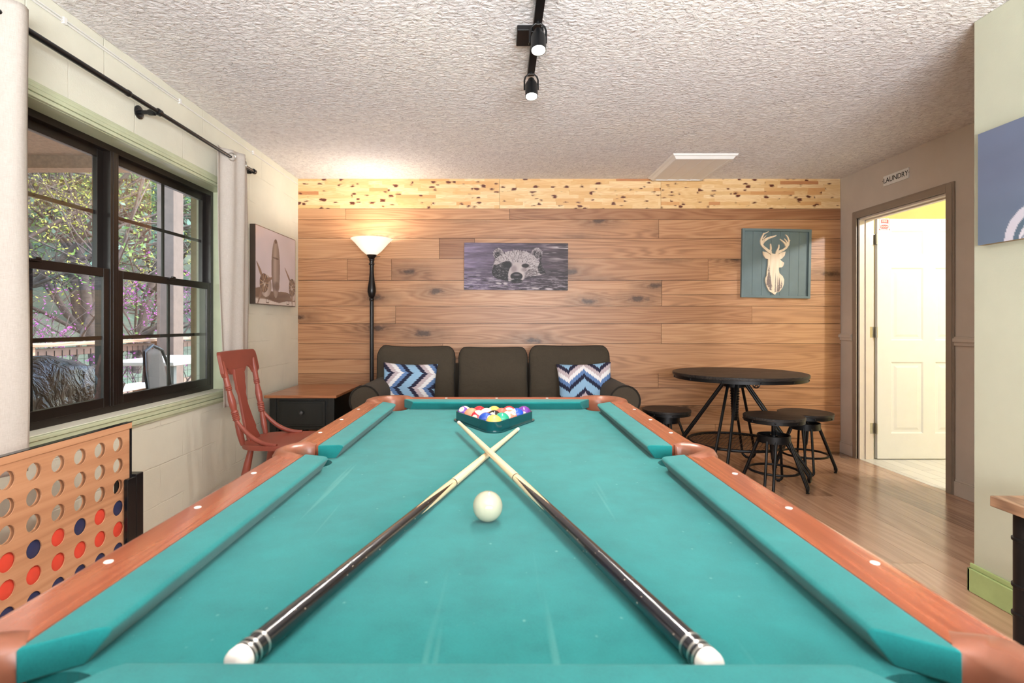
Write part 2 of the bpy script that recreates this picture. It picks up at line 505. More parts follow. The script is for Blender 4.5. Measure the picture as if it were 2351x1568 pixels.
# baseboards and chair rail
m = MB(); m.box(XG-.016, XG, YF, 2.316, 0, .10); m.box(XG-.010, XG, YF, 2.31, .10, .122); m.box(XG-.016, XG+.3, 2.30, 2.316, 0, .10)
struct(m.build('baseboard_near_right', M['sage_trim'], smooth=0, bevel=.004))
m = MB()
for a, b in ((DY1+.065, YB-.02), (2.30, DY0-.065)): m.box(XR-.014, XR, a, b, 0, .095); m.box(XR-.008, XR, a, b, .095, .108)
struct(m.build('baseboard_right', M['taupe'], smooth=0, bevel=.003))
m = MB()
for a, b in ((DY1+.065, YB-.02), (2.30, DY0-.065)):
    m.box(XR-.014, XR, a, b, .995, 1.055); m.box(XR-.026, XR, a, b, 1.02, 1.045)
struct(m.build('trim_1', M['taupe'], smooth=0, bevel=.003))
# thin conduit line under the ceiling on the left wall
m = MB(); m.tube([(XL+.005, YF+.1, 2.372), (XL+.005, YB-.04, 2.372)], .004, 8); m.tube([(XL+.005, YF+.1, 2.383), (XL+.005, 3.0, 2.383)], .003, 8)
for y in (1.2, 2.2, 3.0, 3.9): m.box(XL, XL+.011, y-.008, y+.008, 2.364, 2.39)
tag(m.build('wall_cable', M['white_plastic']), 'thin pale cable run along the cream wall just under the ceiling', 'cable')

# ------------------------------------------------------------------ door frame, laundry room, door
trm = MB()
def casing(m, x, y0, y1, z1, w, prof):
    for d, (wi, th) in enumerate(prof):
        m.box(x-th, x, y0-w+wi, y0-.002, 0, z1+w-wi); m.box(x-th, x, y1+.002, y1+w-wi, 0, z1+w-wi)
        m.box(x-th, x, y0-.002, y1+.002, z1, z1+w-wi)
casing(trm, XR, DY0, DY1, DZ, .062, [(0, .012), (.012, .018), (.03, .014)])
struct(trm.build('trim_2', M['taupe_trim'], smooth=0, bevel=.003))
m = MB()
m.box(XR, XR+.12, DY0, DY0+.016, 0, DZ); m.box(XR, XR+.12, DY1-.016, DY1, 0, DZ); m.box(XR, XR+.12, DY0, DY1, DZ-.016, DZ)
m.box(XR+.045, XR+.08, DY0+.016, DY0+.027, 0, DZ-.016); m.box(XR+.045, XR+.08, DY1-.027, DY1-.016, 0, DZ-.016); m.box(XR+.045, XR+.08, DY0, DY1, DZ-.027, DZ-.016)
struct(m.build('door_frame', M['jamb'], smooth=0, bevel=.0015))
LX1, LY0, LY1 = 5.3, 2.30, 5.0
m = MB()
m.box(XR+.12, LX1, LY1, LY1+.1, 0, ZC); m.box(LX1, LX1+.1, LY0, LY1, 0, ZC); m.box(XR+.12, LX1, LY0-.12, LY0, 0, ZC)
struct(m.build('wall_laundry', M['yellow_wall'], smooth=0))
m = MB(); m.box(XR+.12, LX1, LY0-.1, LY1+.1, ZC, ZC+.06); struct(m.build('ceiling_laundry', M['white_paint'], smooth=0))
m = MB(); m.box(XR+.12, LX1, LY1-.014, LY1, 0, .1); struct(m.build('baseboard_laundry', M['sage_trim'], smooth=0, bevel=.003))
gm = G('white_plank_tile', .3); co = gm.coord(); br = gm.n('ShaderNodeTexBrick'); br.offset = .37
xyz = gm.sep(co); gm.put(br.inputs['Vector'], gm.comb(xyz[1], xyz[0], 0.0))
br.inputs['Scale'].default_value = 1; br.inputs['Brick Width'].default_value = .6; br.inputs['Row Height'].default_value = .1
br.inputs['Mortar Size'].default_value = .002
br.inputs['Color1'].default_value = S(226, 224, 218); br.inputs['Color2'].default_value = S(214, 212, 206); br.inputs['Mortar'].default_value = S(160, 158, 152)
gm.col(br.outputs['Color'])
m = MB(); m.box(XR+.001, LX1, LY0, LY1, -.03, .001); struct(m.build('floor_laundry', gm.m, smooth=0))
# six panel door, open into the laundry room
DT = .035
dr = struct(thing('door_1', 'white six-panel door standing open into the laundry room', 'door', (XR+.128, DY1-.035, 0)))
del dr['category']
DW, DH = .86, 2.02
pan = [(.115, .385), (.485, .745)]
pzs = [(.22, .82), (1.0, 1.61), (1.72, 1.92)]
m = MB()
xs = [0, .115, .385, .485, .745, DW]; zs = [.008, .22, .82, 1.0, 1.61, 1.72, 1.92, DH]
for i in range(5):
    for j in range(7):
        if i in (1, 3) and j in (1, 3, 5): continue
        m.box(xs[i], xs[i+1], 0, DT, zs[j], zs[j+1])
leaf = m.build('door_leaf', M['white_paint'], dr, smooth=0, merge=1e-5)
leaf.location = (.008, 0, 0)
for a, b in pan:
    for z0, z1 in pzs:
        q = MB()
        def ring(i0, i1, y0, y1):
            o = [(a+i0, z0+i0), (b-i0, z0+i0), (b-i0, z1-i0), (a+i0, z1-i0)]; n = [(a+i1, z0+i1), (b-i1, z0+i1), (b-i1, z1-i1), (a+i1, z1-i1)]
            for k in range(4):
                l = (k+1) % 4
                q.add([(o[k][0], y0, o[k][1]), (o[l][0], y0, o[l][1]), (n[l][0], y1, n[l][1]), (n[k][0], y1, n[k][1])], [(0, 1, 2, 3)])
        ring(0, .012, 0, .009); ring(.012, .03, .009, .009); ring(.03, .05, .009, .003)
        i = .05; q.add([(a+i, .003, z0+i), (b-i, .003, z0+i), (b-i, .003, z1-i), (a+i, .003, z1-i)], [(0, 1, 2, 3)])
        q.box(a, b, .02, DT-.004, z0, z1)
        p = q.build('door_panel', M['white_paint'], dr, smooth=0, recalc=False); p.location = (.008, 0, 0)
for z in (.26, 1.07, 1.85):
    q = MB(); q.tube([(0, -.004, z-.045), (0, -.004, z+.045)], .007, 10)
    q.box(-.045, -.003, -.0015+.019, .021, z-.045, z+.045); q.box(.004, .0085, -.002, DT-.006, z-.045, z+.045)
    q.box(-.045, 0, .016, .0195, z-.045, z+.045)
    for dz in (-.03, 0, .03): q.lathe([(0, .004), (.001, .003)], (-.026, .016, z+dz), (0, -1, 0), 8)
    q.build('hinge', M['steel'], dr, bevel=.0006)
# fire notice sticker on the door leaf
st = thing('fire_notice_sticker', 'small red and white striped FIRE notice sticker on the white door', 'sticker', (XR+.136+.058, DY1-.0353, 1.975))
red = plain('sticker_red', S(214, 70, 56), .5); whi = plain('sticker_white', S(245, 242, 238), .5); drk = plain('sticker_grey', S(110, 90, 84), .5)
m = MB(); m.box(-.046, .046, -.0006, 0, -.05, .05); m.build('sticker_sheet', whi, st, smooth=0)
m = MB()
for k in range(-9, 10):
    x = k*.012
    for z0, z1 in ((-.05, -.041), (.041, .05)):
        m.prism([(max(-.046, min(.046, x)), z0), (max(-.046, min(.046, x+.005)), z0), (max(-.046, min(.046, x+.011)), z1), (max(-.046, min(.046, x+.006)), z1)], lambda u, v, h: (u, h, v), -.0009, -.0006)
for k in range(-7, 7):
    z = k*.0125
    for x0, x1 in ((-.046, -.038), (.038, .046)):
        zz = [max(-.05, min(.05, q)) for q in (z, z+.006, z+.012, z+.018)]
        m.prism([(x0, zz[0]), (x1, zz[2]), (x1, zz[3]), (x0, zz[1])], lambda u, v, h: (u, h, v), -.0009, -.0006)
m.build('stripes', red, st, smooth=0)
m = MB()
m.prism([(-.034, .006), (-.028, .012), (-.028, .038), (.034, .038), (.034, .002), (.026, .006), (0, .010), (-.02, .009)], lambda u, v, h: (u, h, v), -.0010, -.0006)
m.prism([(-.034, -.012), (-.018, -.006), (0, -.004), (.018, -.006), (.034, -.012), (.034, -.032), (.02, -.038), (-.02, -.038), (-.034, -.032)], lambda u, v, h: (u, h, v), -.0010, -.0006)
m.build('red_panels', red, st, smooth=0)
text_obj('lettering', 'FIRE', .023, whi, st, Matrix.Translation((.002, -.0012, .024)) @ Matrix.Rotation(R(90), 4, 'X'), .0003)
text_obj('lettering', 'DOOR', .020, whi, st, Matrix.Translation((0, -.0012, -.022)) @ Matrix.Rotation(R(90), 4, 'X'), .0003)
# laundry sign over the doorway (faces -X)
sg = thing('laundry_sign', 'white LAUNDRY sign on the taupe wall above the doorway', 'sign', (XR, 4.125, 2.26))
m = MB(); m.box(-.008, 0, -.13, .13, -.039, .039); m.build('sign_board', M['white_plastic'], sg, bevel=.001)
Ms = Matrix.Translation((-.0085, 0, 0)) @ Matrix(((0, 0, -1, 0), (-1, 0, 0, 0), (0, 1, 0, 0), (0, 0, 0, 1)))
text_obj('lettering', '\u00b7LAUNDRY\u00b7', .056, M['black_metal'], sg, Ms, .0006)

# laundry ceiling lamp (not in view, carries the lamp light)
m = MB(); m.lathe([(0, .06), (.03, .06), (.03, .12), (.05, .12)], (3.95, 2.95, 2.378), n=20)
tag(m.build('ceiling_lamp', M['white_plastic']), 'white round ceiling lamp in the laundry room', 'lamp')
# ------------------------------------------------------------------ window_1
WP = XL-.09      # plane of the window frame
win = struct(thing('window_1', 'dark bronze double window with grilles looking onto the deck', 'window', (WP, (WY0+WY1)/2, WZ0)))
del win['category']
HW = (WY1-WY0)/2; HH = WZ1-WZ0
glass = bpy.data.materials.new('window_glass'); glass.use_nodes = True
nt = glass.node_tree; nt.nodes.clear()
out = nt.nodes.new('ShaderNodeOutputMaterial'); mx = nt.nodes.new('ShaderNodeMixShader'); tr = nt.nodes.new('ShaderNodeBsdfTransparent')
gl = nt.nodes.new('ShaderNodeBsdfGlossy'); fr = nt.nodes.new('ShaderNodeFresnel'); fr.inputs[0].default_value = 1.5; gl.inputs['Roughness'].default_value = .004
mm = nt.nodes.new('ShaderNodeMath'); mm.operation = 'MULTIPLY_ADD'; mm.inputs[1].default_value = 2.2; mm.inputs[2].default_value = .03; mm.use_clamp = True
tr.inputs[0].default_value = (.95, .97, .96, 1)
nt.links.new(fr.outputs[0], mm.inputs[0]); nt.links.new(mm.outputs[0], mx.inputs[0]); nt.links.new(tr.outputs[0], mx.inputs[1]); nt.links.new(gl.outputs[0], mx.inputs[2]); nt.links.new(mx.outputs[0], out.inputs[0])

def rect_frame(m, x0, x1, y0, y1, z0, z1, w):
    w = w if isinstance(w, tuple) else (w, w, w, w)   # left right bottom top
    m.box(x0, x1, y0, y0+w[0], z0, z1); m.box(x0, x1, y1-w[1], y1, z0, z1)
    m.box(x0, x1, y0+w[0], y1-w[1], z0, z0+w[2]); m.box(x0, x1, y0+w[0], y1-w[1], z1-w[3], z1)
m = MB()
rect_frame(m, -.075, 0, -HW, HW, 0, HH, .032)
m.box(-.075, .002, -.028, .028, .03, HH-.03)
m.box(-.03, .004, -.012, .012, .03, HH-.03)
win_frame = m.build('window_frame', M['dark_frame'], win, bevel=.002)
mid = .672
for s in (-1, 1):
    y0, y1 = (-HW+.03, -.026) if s < 0 else (.026, HW-.03)
    for up in (0, 1):
        z0, z1 = (.03, mid+.018) if not up else (mid-.018, HH-.03)
        xa = (-.028, -.003) if not up else (-.06, -.034)
        m = MB(); rect_frame(m, xa[0], xa[1], y0, y1, z0, z1, (.04, .04, .045 if not up else .04, .04))
        sash = m.build('sash', M['dark_frame'], win, bevel=.002)
        xc = (xa[0]+xa[1])/2
        yc = (y0+y1)/2; zc = (z0+z1)/2
        m = MB()
        m.box(xc-.004, xc+.004, yc-.009, yc+.009, z0+.03, z1-.03); m.box(xc-.0038, xc+.0038, y0+.03, y1-.03, zc-.009, zc+.009)
        m.build('grille', M['dark_frame'], sash, smooth=0)
        m = MB(); m.add([(xc+.006, y0+.03, z0+.03), (xc+.006, y1-.03, z0+.03), (xc+.006, y1-.03, z1-.03), (xc+.006, y0+.03, z1-.03)], [(0, 1, 2, 3)])
        m.build('pane', glass, sash, smooth=0, recalc=False)
        if not up:
            m = MB(); m.box(-.004, .012, yc-.03, yc+.03, z1-.012, z1-.002); m.box(.004, .016, yc-.008, yc+.02, z1-.004, z1+.006); m.build('latch', M['dark_frame'], sash, bevel=.002)
# reveals (green painted) and casing / sill trims
m = MB()
m.box(WP-.02, XL+.001, WY0-.004, WY1+.004, WZ1-.002, WZ1+.014); m.box(WP-.02, XL+.001, WY1-.002, WY1+.014, WZ0, WZ1); m.box(WP-.02, XL+.001, WY0-.014, WY0+.002, WZ0, WZ1)
struct(m.build('trim_3', M['casing_green'], smooth=0, merge=0))
m = MB()
for d, (a, b) in enumerate(((.0, .016), (.018, .02), (.036, .016), (.05, .011))):
    m.box(XL, XL+b, WY0-.065, WY1+.065, WZ1+a, WZ1+a+(.017 if d < 3 else .014))
    if d < 3: m.box(XL, XL+b, WY1+a, WY1+a+.017, WZ0-.06, WZ1+.002); m.box(XL, XL+b, WY0-a-.017, WY0-a, WZ0-.06, WZ1+.002)
struct(m.build('trim_4', M['casing_green'], smooth=0, bevel=.003))
m = MB()
m.box(WP-.02, XL+.022, WY0-.06, WY1+.06, WZ0-.018, WZ0-.002)
m.box(XL, XL+.016, WY0-.06, WY1+.06, WZ0-.04, WZ0-.018); m.box(XL, XL+.022, WY0-.06, WY1+.06, WZ0-.062, WZ0-.042); m.box(XL, XL+.012, WY0-.06, WY1+.06, WZ0-.075, WZ0-.06)
struct(m.build('trim_5', M['casing_green'], smooth=0, bevel=.003))

# ------------------------------------------------------------------ curtain rod and curtains
RX, RZ = XL+.10, 2.185
rod = thing('curtain_rod', 'black pipe-style curtain rod across the top of the window', 'curtain rod', (RX, 2.6, RZ))
m = MB(); m.tube([(0, -1.6, 0), (0, -.15, 0)], .0125, 14); m.tube([(0, -.17, 0), (0, 1.1, 0)], .0105, 14); m.lathe([(0, .0125), (.004, .0145), (.02, .0145), (.024, .0125)], (0, -.172, 0), (0, 1, 0), 14)
m.build('pole', M['black_gloss'], rod)
for y in (.062, 1.1, -1.6):
    m = MB()
    m.lathe([(0, .033), (.005, .033), (.007, .03), (.007, .014)], (-.1, y, 0), (1, 0, 0), 20)
    m.tube([(-.095, y, 0), (-.012, y, 0)], .0105, 12); m.lathe([(0, .014), (.012, .016), (.03, .016), (.034, .012)], (-.05, y, 0), (1, 0, 0), 14)
    m.lathe([(-.016, .0135), (-.012, .017), (.012, .017), (.016, .0135)], (0, y, 0), (0, 1, 0), 16); m.sphere((0, y, 0), .0165, 12, 8)
    for k in range(3):
        a = k*2*PI/3+.5
        m.sphere((-.0935, y+.024*math.cos(a), .024*math.sin(a)), .004, 8, 5)
    m.build('bracket', M['black_gloss'], rod)
def curtain_mat():
    g = G('linen_curtain', .9, 0, .2); co = g.coord()
    w = g.noise(g.mapping(co, scale=(60, 60, 900)), 1, 2, .7); w2 = g.noise(g.mapping(co, scale=(900, 900, 40)), 1, 2, .7)
    t = g.math('ADD', g.math('MULTIPLY', w, .5), g.math('MULTIPLY', w2, .5))
    g.col(g.ramp(t, [(.3, S(192, 182, 172)), (.7, S(226, 219, 212))]))
    g.bump(t, .2, .0012)
    ts = g.n('ShaderNodeBsdfTranslucent'); ts.inputs[0].default_value = S(225, 215, 205)
    mxs = g.n('ShaderNodeMixShader'); mxs.inputs[0].default_value = .22
    o = [n for n in g.nt.nodes if n.type == 'OUTPUT_MATERIAL'][0]
    g.nt.links.new(g.b.outputs[0], mxs.inputs[1]); g.nt.links.new(ts.outputs[0], mxs.inputs[2]); g.nt.links.new(mxs.outputs[0], o.inputs[0])
    return g.m
M['linen'] = curtain_mat()
def curtain(y0, y1, nf, ztop, zbot, label, seed, sg=1):
    root = thing('curtain', label, 'curtain', (RX, (y0+y1)/2, zbot), group='linen curtain panels')
    H = ztop-zbot; L = y1-y0; rr = random.Random(seed); ph = rr.random()*6
    def fn(u, v):
        damp = .75+.25*math.cos(PI*min(1, (1-v)*1.2))
        y = -L/2+L*u+.012*math.sin(u*nf*2*PI*2+1)*(1-v)+.01*math.sin(3*u+5*v+ph)*(1-v)
        x = sg*.038*math.sin(u*nf*2*PI+PI/2)*damp+.012*math.sin(u*9+v*4+ph)*(1-v)+.009*math.sin(u*nf*2*PI*4+ph)*damp
        return (x, y, H*v)
    m = MB(); m.grid(fn, int(44*nf), 60)
    o = m.build('panel', M['linen'], root, smooth=180, recalc=False)
    sd = o.modifiers.new('thick', 'SOLIDIFY'); sd.thickness = .0018
    for k in range(int(2*nf)):
        u = (k+.5)/(2*nf)
        p = Vector(fn(u, (RZ-zbot)/H)); d = 1e-3
        t = (Vector(fn(u+d, (RZ-zbot)/H))-Vector(fn(u-d, (RZ-zbot)/H))); t.z = 0; t.normalize(); nrm = Vector((t.y, -t.x, 0))
        m = MB(); ring = [(p+t*(.024*math.cos(a))+Vector((0, 0, .024*math.sin(a)))) for a in [2*PI*q/20 for q in range(20)]]
        m.tube(ring, .0035, 8, closed=True); m.build('grommet', M['steel'], root)
    return root
curtain(3.28, 3.66, 1, RZ+.045, .626, 'pale linen curtain gathered at the far end of the window', 3, -1)
curtain(1.22, 1.885, 1.5, RZ+.055, .626, 'pale linen curtain at the left edge of the photo', 5, -1)

# ------------------------------------------------------------------ outside : deck, porch roof, railing, hillside, trees
m = MB(); x = -7.0
while x < -1.99:
    m.box(x, min(x+.138, -1.99), -2, 11.5, -.04, 0, c=(rnd.random(), .5, 0, 1)); x += .144
struct(m.build('deck_floor', wood('deck_boards', S(110, 84, 66), S(150, 120, 96), S(180, 150, 124), 'Y', .7, .7, 8, 12, use_attr=True), smooth=0))
stucco = plain('brown_stucco', S(168, 136, 108), .9, 0, .1, 30, .8, 60)
m = MB(); m.box(-6.6, -1.98, -2.0, 4.5, 2.5, 2.62); m.box(-6.6, -1.98, 4.36, 4.5, 2.40, 2.5)
struct(m.build('porch_roof', stucco, smooth=0))
m = MB(); m.box(-2.36, -2.22, 4.15, 4.29, 0, 2.5)
tag(m.build('porch_post', plain('tan_stucco', S(158, 136, 108), .9, 0, .08, 14, .8, 60), bevel=.006), 'tan stucco porch post just outside the right end of the window', 'post')
m = MB(); m.box(-4.42, -4.2, 7.0, 7.22, -.04, 4.6)
tag(m.build('deck_post', plain('grey_brown_post', S(116, 98, 86), .75, 0, .08, 10, .2, 60), bevel=.006), 'tall grey-brown post standing in front of the deck railing', 'post')
rl = thing('deck_railing', 'brown wooden deck railing with square wire mesh infill', 'railing', (-4.62, 5, 0))
m = MB(); m.box(-.07, .07, -6, 6.5, .905, .94); m.build('top_rail', M['deck_wood'], rl, smooth=0, bevel=.004)
m = MB(); m.box(-.02, .02, -6, 6.5, .80, .885); m.build('upper_rail', plain('dark_rail', S(104, 78, 66), .6, 0, .08), rl, smooth=0, bevel=.004)
m = MB(); m.box(-.02, .02, -6, 6.5, .08, .15); m.build('lower_rail', M['deck_wood'], rl, smooth=0, bevel=.004)
for y in range(-6, 8, 2):
    m = MB(); m.box(-.045, .045, y+.3-.045, y+.3+.045, 0, .905); m.build('post', M['deck_wood'], rl, smooth=0, bevel=.004)
m = MB()
y = -6.0
while y < 6.5: m.box(.022, .026, y, y+.004, .1, .86); y += .1
z = .15
while z < .8: m.box(.026, .030, -6, 6.5, z, z+.004); z += .1
m.build('wire_mesh', M['black_metal'], rl, smooth=0)

# grill under a crumpled plastic cover
gp = G('brown_plastic_cover', .34, 0, .4); co = gp.coord(); nn = gp.noise(gp.mapping(co, scale=(1, 1, .5)), 9, 4, .6, 1.5)
gp.col(gp.ramp(nn, [(.35, S(64, 44, 34)), (.65, S(128, 98, 78))])); gp.bump(nn, 1.0, .05)
gr = thing('covered_grill', 'barbecue grill wrapped in shiny brown plastic on the deck', 'grill', (-3.05, 3.35, 0))
def grill(u, v):
    a = u*2*PI; hx, hy = .33, .62
    c, s = math.cos(a), math.sin(a); k = 1/max(abs(c), abs(s), 1e-6); k = k*.75+.25*1.15
    prof = [(1.06, 0), (1.0, .25), (1.0, .55), (1.02, .72), (.86, .84), (.5, .90), (0.001, .91)]
    t = v*(len(prof)-1); i = min(int(t), len(prof)-2); f = t-i
    r = prof[i][0]*(1-f)+prof[i+1][0]*f; z = prof[i][1]*(1-f)+prof[i+1][1]*f
    w = 1+.06*(mnoise.noise(Vector((c*3, s*3, z*5)))+.6*mnoise.noise(Vector((c*8, s*8, z*9))))
    return (hx*k*c*r*w, hy*k*s*r*w, z*(1+.03*math.sin(5*a)))
m = MB(); m.grid(grill, 72, 30); m.build('plastic_cover', gp.m, gr, smooth=60, merge=1e-4)
for sx in (-.22, .22):
    for sy in (-.45, .45):
        m = MB(); m.lathe([(0, .02), (.3, .02)], (sx, sy, .005), n=10); m.build('leg', M['black_metal'], gr)
pt = thing('patio_table', 'white patio table on the deck beyond the window', 'table', (-3.35, 5.55, 0))
m = MB(); m.box(-.35, .35, -.55, .55, .745, .785); m.build('table_top', M['white_plastic'], pt, bevel=.01)
for sx in (-.28, .28):
    for sy in (-.45, .45):
        m = MB(); m.box(sx-.025, sx+.025, sy-.025, sy+.025, 0, .745); m.build('leg', plain('grey_leg', S(120, 124, 122), .5), pt, bevel=.004)
pb = thing('patio_bench', 'low white patio bench by the deck railing', 'bench', (-4.02, 5.75, 0))
m = MB(); m.box(-.16, .16, -.5, .5, .43, .46); m.build('bench_top', M['white_plastic'], pb, bevel=.008)
for sy in (-.4, .4):
    m = MB(); m.box(-.12, .12, sy-.03, sy+.03, 0, .43); m.build('leg', M['deck_wood'], pb, bevel=.004)
pc = thing('patio_chair', 'dark patio chair with a rounded back near the white patio table', 'chair', (-2.72, 4.75, 0), R(100))
m = MB(); m.box(-.23, .23, -.22, .22, .42, .445); m.build('seat', M['black_metal'], pc, bevel=.008)
m = MB(); m.tube([(-.22, .21, .44), (-.23, .25, .75), (-.17, .28, .9), (0, .29, .95), (.17, .28, .9), (.23, .25, .75), (.22, .21, .44)], .014, 8); m.build('back_hoop', M['black_metal'], pc)
m = MB(); m.grid(lambda u, v: ((u-.5)*.4*(1-.35*v*v), .225+.055*v, .46+.46*v), 8, 8); m.build('back_panel', plain('chair_mesh', S(72, 64, 56), .8), pc, recalc=False).modifiers.new('t', 'SOLIDIFY').thickness = .006
for sx in (-.2, .2):
    for sy in (-.2, .2):
        m = MB(); m.tube([(sx, sy, .43), (sx*1.1, sy*1.1, 0)], .013, 8); m.build('leg', M['black_metal'], pc)

# hillside
gh = G('forest_floor', .95, 0, .1); co = gh.coord()
gh.col(gh.ramp(gh.noise(co, 1.3, 6, .7), [(.3, S(84, 94, 84)), (.5, S(126, 132, 116)), (.62, S(104, 128, 108)), (.8, S(164, 170, 156))]))
gh.bump(gh.noise(co, 5, 5, .7), .8, .1)
def hillz(x, y):
    d = -x-7.0
    return -1.6+(max(0, d)**1.12)*.42+.5*mnoise.noise(Vector((x*.2, y*.2, 0)))
m = MB(); m.grid(lambda u, v: (-6.4-44*u, -14+64*v, hillz(-6.4-44*u, -14+64*v)), 44, 60)
struct(m.build('hillside', gh.m, smooth=180, recalc=False))

def leaf_mat(name, a, b):
    g = G(name, .7, 0, .2); at = g.attr('Col'); rs = g.n('ShaderNodeSeparateColor'); g.put(rs.inputs[0], at)
    c = g.ramp(rs.outputs[0], [(0, a), (1, b)]); g.col(c)
    ts = g.n('ShaderNodeBsdfTranslucent'); g.put(ts.inputs[0], c)
    mxs = g.n('ShaderNodeMixShader'); mxs.inputs[0].default_value = .45
    o = [n for n in g.nt.nodes if n.type == 'OUTPUT_MATERIAL'][0]
    g.nt.links.new(g.b.outputs[0], mxs.inputs[1]); g.nt.links.new(ts.outputs[0], mxs.inputs[2]); g.nt.links.new(mxs.outputs[0], o.inputs[0])
    return g.m
bark = plain('grey_bark', S(88, 76, 70), .9, 0, .15, 12, .5, 60)
def make_tree(name, label, group, seed, h, r0, levels, nb, leafn, lsize, lmat, spread=.9, fork=.2, bark_m=None, up=.25):
    rr = random.Random(seed)
    root = thing(name, label, 'tree', (0, 0, 0), group=group)
    tips = []; wm = MB()
    def grow(p, d, L, r, lev):
        n = 4; pts = [p]; rs = [r]; q = p.copy(); dd = d.copy()
        for k in range(n):
            dd = (dd+Vector((rr.uniform(-1, 1), rr.uniform(-1, 1), rr.uniform(-.6, .8)))*.17).normalized()
            q = q+dd*(L/n); pts.append(q.copy()); rs.append(r*(1-.62*(k+1)/n))
        wm.tube(pts, rs, 6 if lev == 0 else 4, caps=False)
        if lev >= levels-1:
            tips.append((pts, L))
        if lev < levels:
            for b in range(nb[min(lev, len(nb)-1)]):
                f = fork+(1-fork)*rr.random() if lev == 0 else rr.uniform(.25, 1)
                t = f*n; i = min(int(t), n-1); pp = pts[i].lerp(pts[i+1], t-i)
                a = rr.random()*2*PI
                side = Vector((math.cos(a), math.sin(a), up+rr.uniform(-.25, .5)))
                nd = (dd*(.55)+side*spread).normalized()
                grow(pp, nd, L*rr.uniform(.42, .68)*(1.1-f*.35), max(r*(1-.62*f)*.55, .003), lev+1)
    grow(Vector((0, 0, -.2)), Vector((rr.uniform(-.1, .1), rr.uniform(-.1, .1), 1)).normalized(), h, r0, 0)
    wm.build('branches', bark_m or bark, root, smooth=180, recalc=False)
    lm = MB()
    for k in range(leafn):
        pts, L = tips[rr.randrange(len(tips))]
        i = rr.randrange(len(pts)-1); p = pts[i].lerp(pts[i+1], rr.random())+Vector((rr.gauss(0, 1), rr.gauss(0, 1), rr.gauss(0, 1)))*lsize*.7
        s = lsize*rr.uniform(.6, 1.3)
        a = Vector((rr.gauss(0, 1), rr.gauss(0, 1), rr.gauss(0, 1))).normalized(); b = a.orthogonal().normalized(); cidx = rr.random()
        lm.add([p-a*s, p+b*s*.45, p+a*s, p-b*s*.45], [(0, 1, 2, 3)], c=(cidx, 0, 0, 1))
    lm.build('foliage', lmat, root, smooth=0, recalc=False)
    return root
lm_red = leaf_mat('redbud_blossom', S(156, 72, 144), S(206, 122, 190))
lm_spr = leaf_mat('spring_leaf', S(150, 160, 60), S(226, 214, 112))
lm_grn = leaf_mat('mid_green_leaf', S(84, 128, 66), S(166, 190, 110))
lm_blu = leaf_mat('hemlock_needles', S(92, 128, 110), S(160, 188, 168))
def place(o, x, y, s, rz, z=None):
    o.location = (x, y, hillz(x, y) if z is None else z); o.scale = (s, s, s); o.rotation_euler = (0, 0, rz); return o
t = make_tree('redbud_tree', 'redbud tree with magenta blossoms right behind the railing, right pane of the window', None, 11, 2.6, .06, 3, [10, 6, 5], 1500, .018, lm_red, .9, .25, up=.45)
place(t, -5.75, 8.3, 1.15, 0)
t = make_tree('redbud_tree', 'redbud tree with magenta blossoms behind the railing, left pane of the window', None, 23, 2.6, .05, 3, [10, 6, 5], 1200, .018, lm_red, .95, .2, up=.4)
place(t, -6.3, 6.3, 1.15, 1)
t = make_tree('budding_tree', 'thin tree with yellow-green spring buds close behind the railing', None, 5, 5.2, .05, 3, [15, 7, 5], 4200, .022, lm_spr, 1.0, .25, up=.2)
place(t, -7.3, 8.6, 1.1, .4)
spr = make_tree('spring_tree', 'tall bare-branched tree with sparse yellow-green leaves on the wooded hillside', 'sparse spring trees on the hillside', 31, 8, .13, 3, [16, 6, 5], 4500, .045, lm_spr, 1.0, .2, up=.2)
grn = make_tree('green_tree', 'leafy green tree on the wooded hillside beyond the deck', 'leafy green trees on the hillside', 41, 8, .15, 3, [18, 6, 5], 9500, .06, lm_grn, 1.0, .12, up=.15)
hem = make_tree('hemlock_tree', 'blue-green evergreen on the wooded hillside beyond the deck', 'blue-green evergreens on the hillside', 51, 10, .16, 3, [28, 5, 4], 11000, .06, lm_blu, 1.1, .05, up=-.1)
rt = random.Random(77); first = {0: spr, 1: grn, 2: hem}; used = {0: 0, 1: 0, 2: 0}
spots = []
for i in range(56):
    kind = (0, 1, 2, 0, 1)[i % 5]
    d = 10.5+24*(i/56)**1.1; f = rt.uniform(.30, 1.15)
    x = -d*.80+rt.uniform(-1, 1); y = -x/f
    if x > -8.2: x = -8.2-rt.random()
    y = min(y, 40)
    o = first[kind] if not used[kind] else copy_tree(first[kind]); used[kind] = 1
    place(o, x, y, rt.uniform(.8, 1.25), rt.random()*6.28)
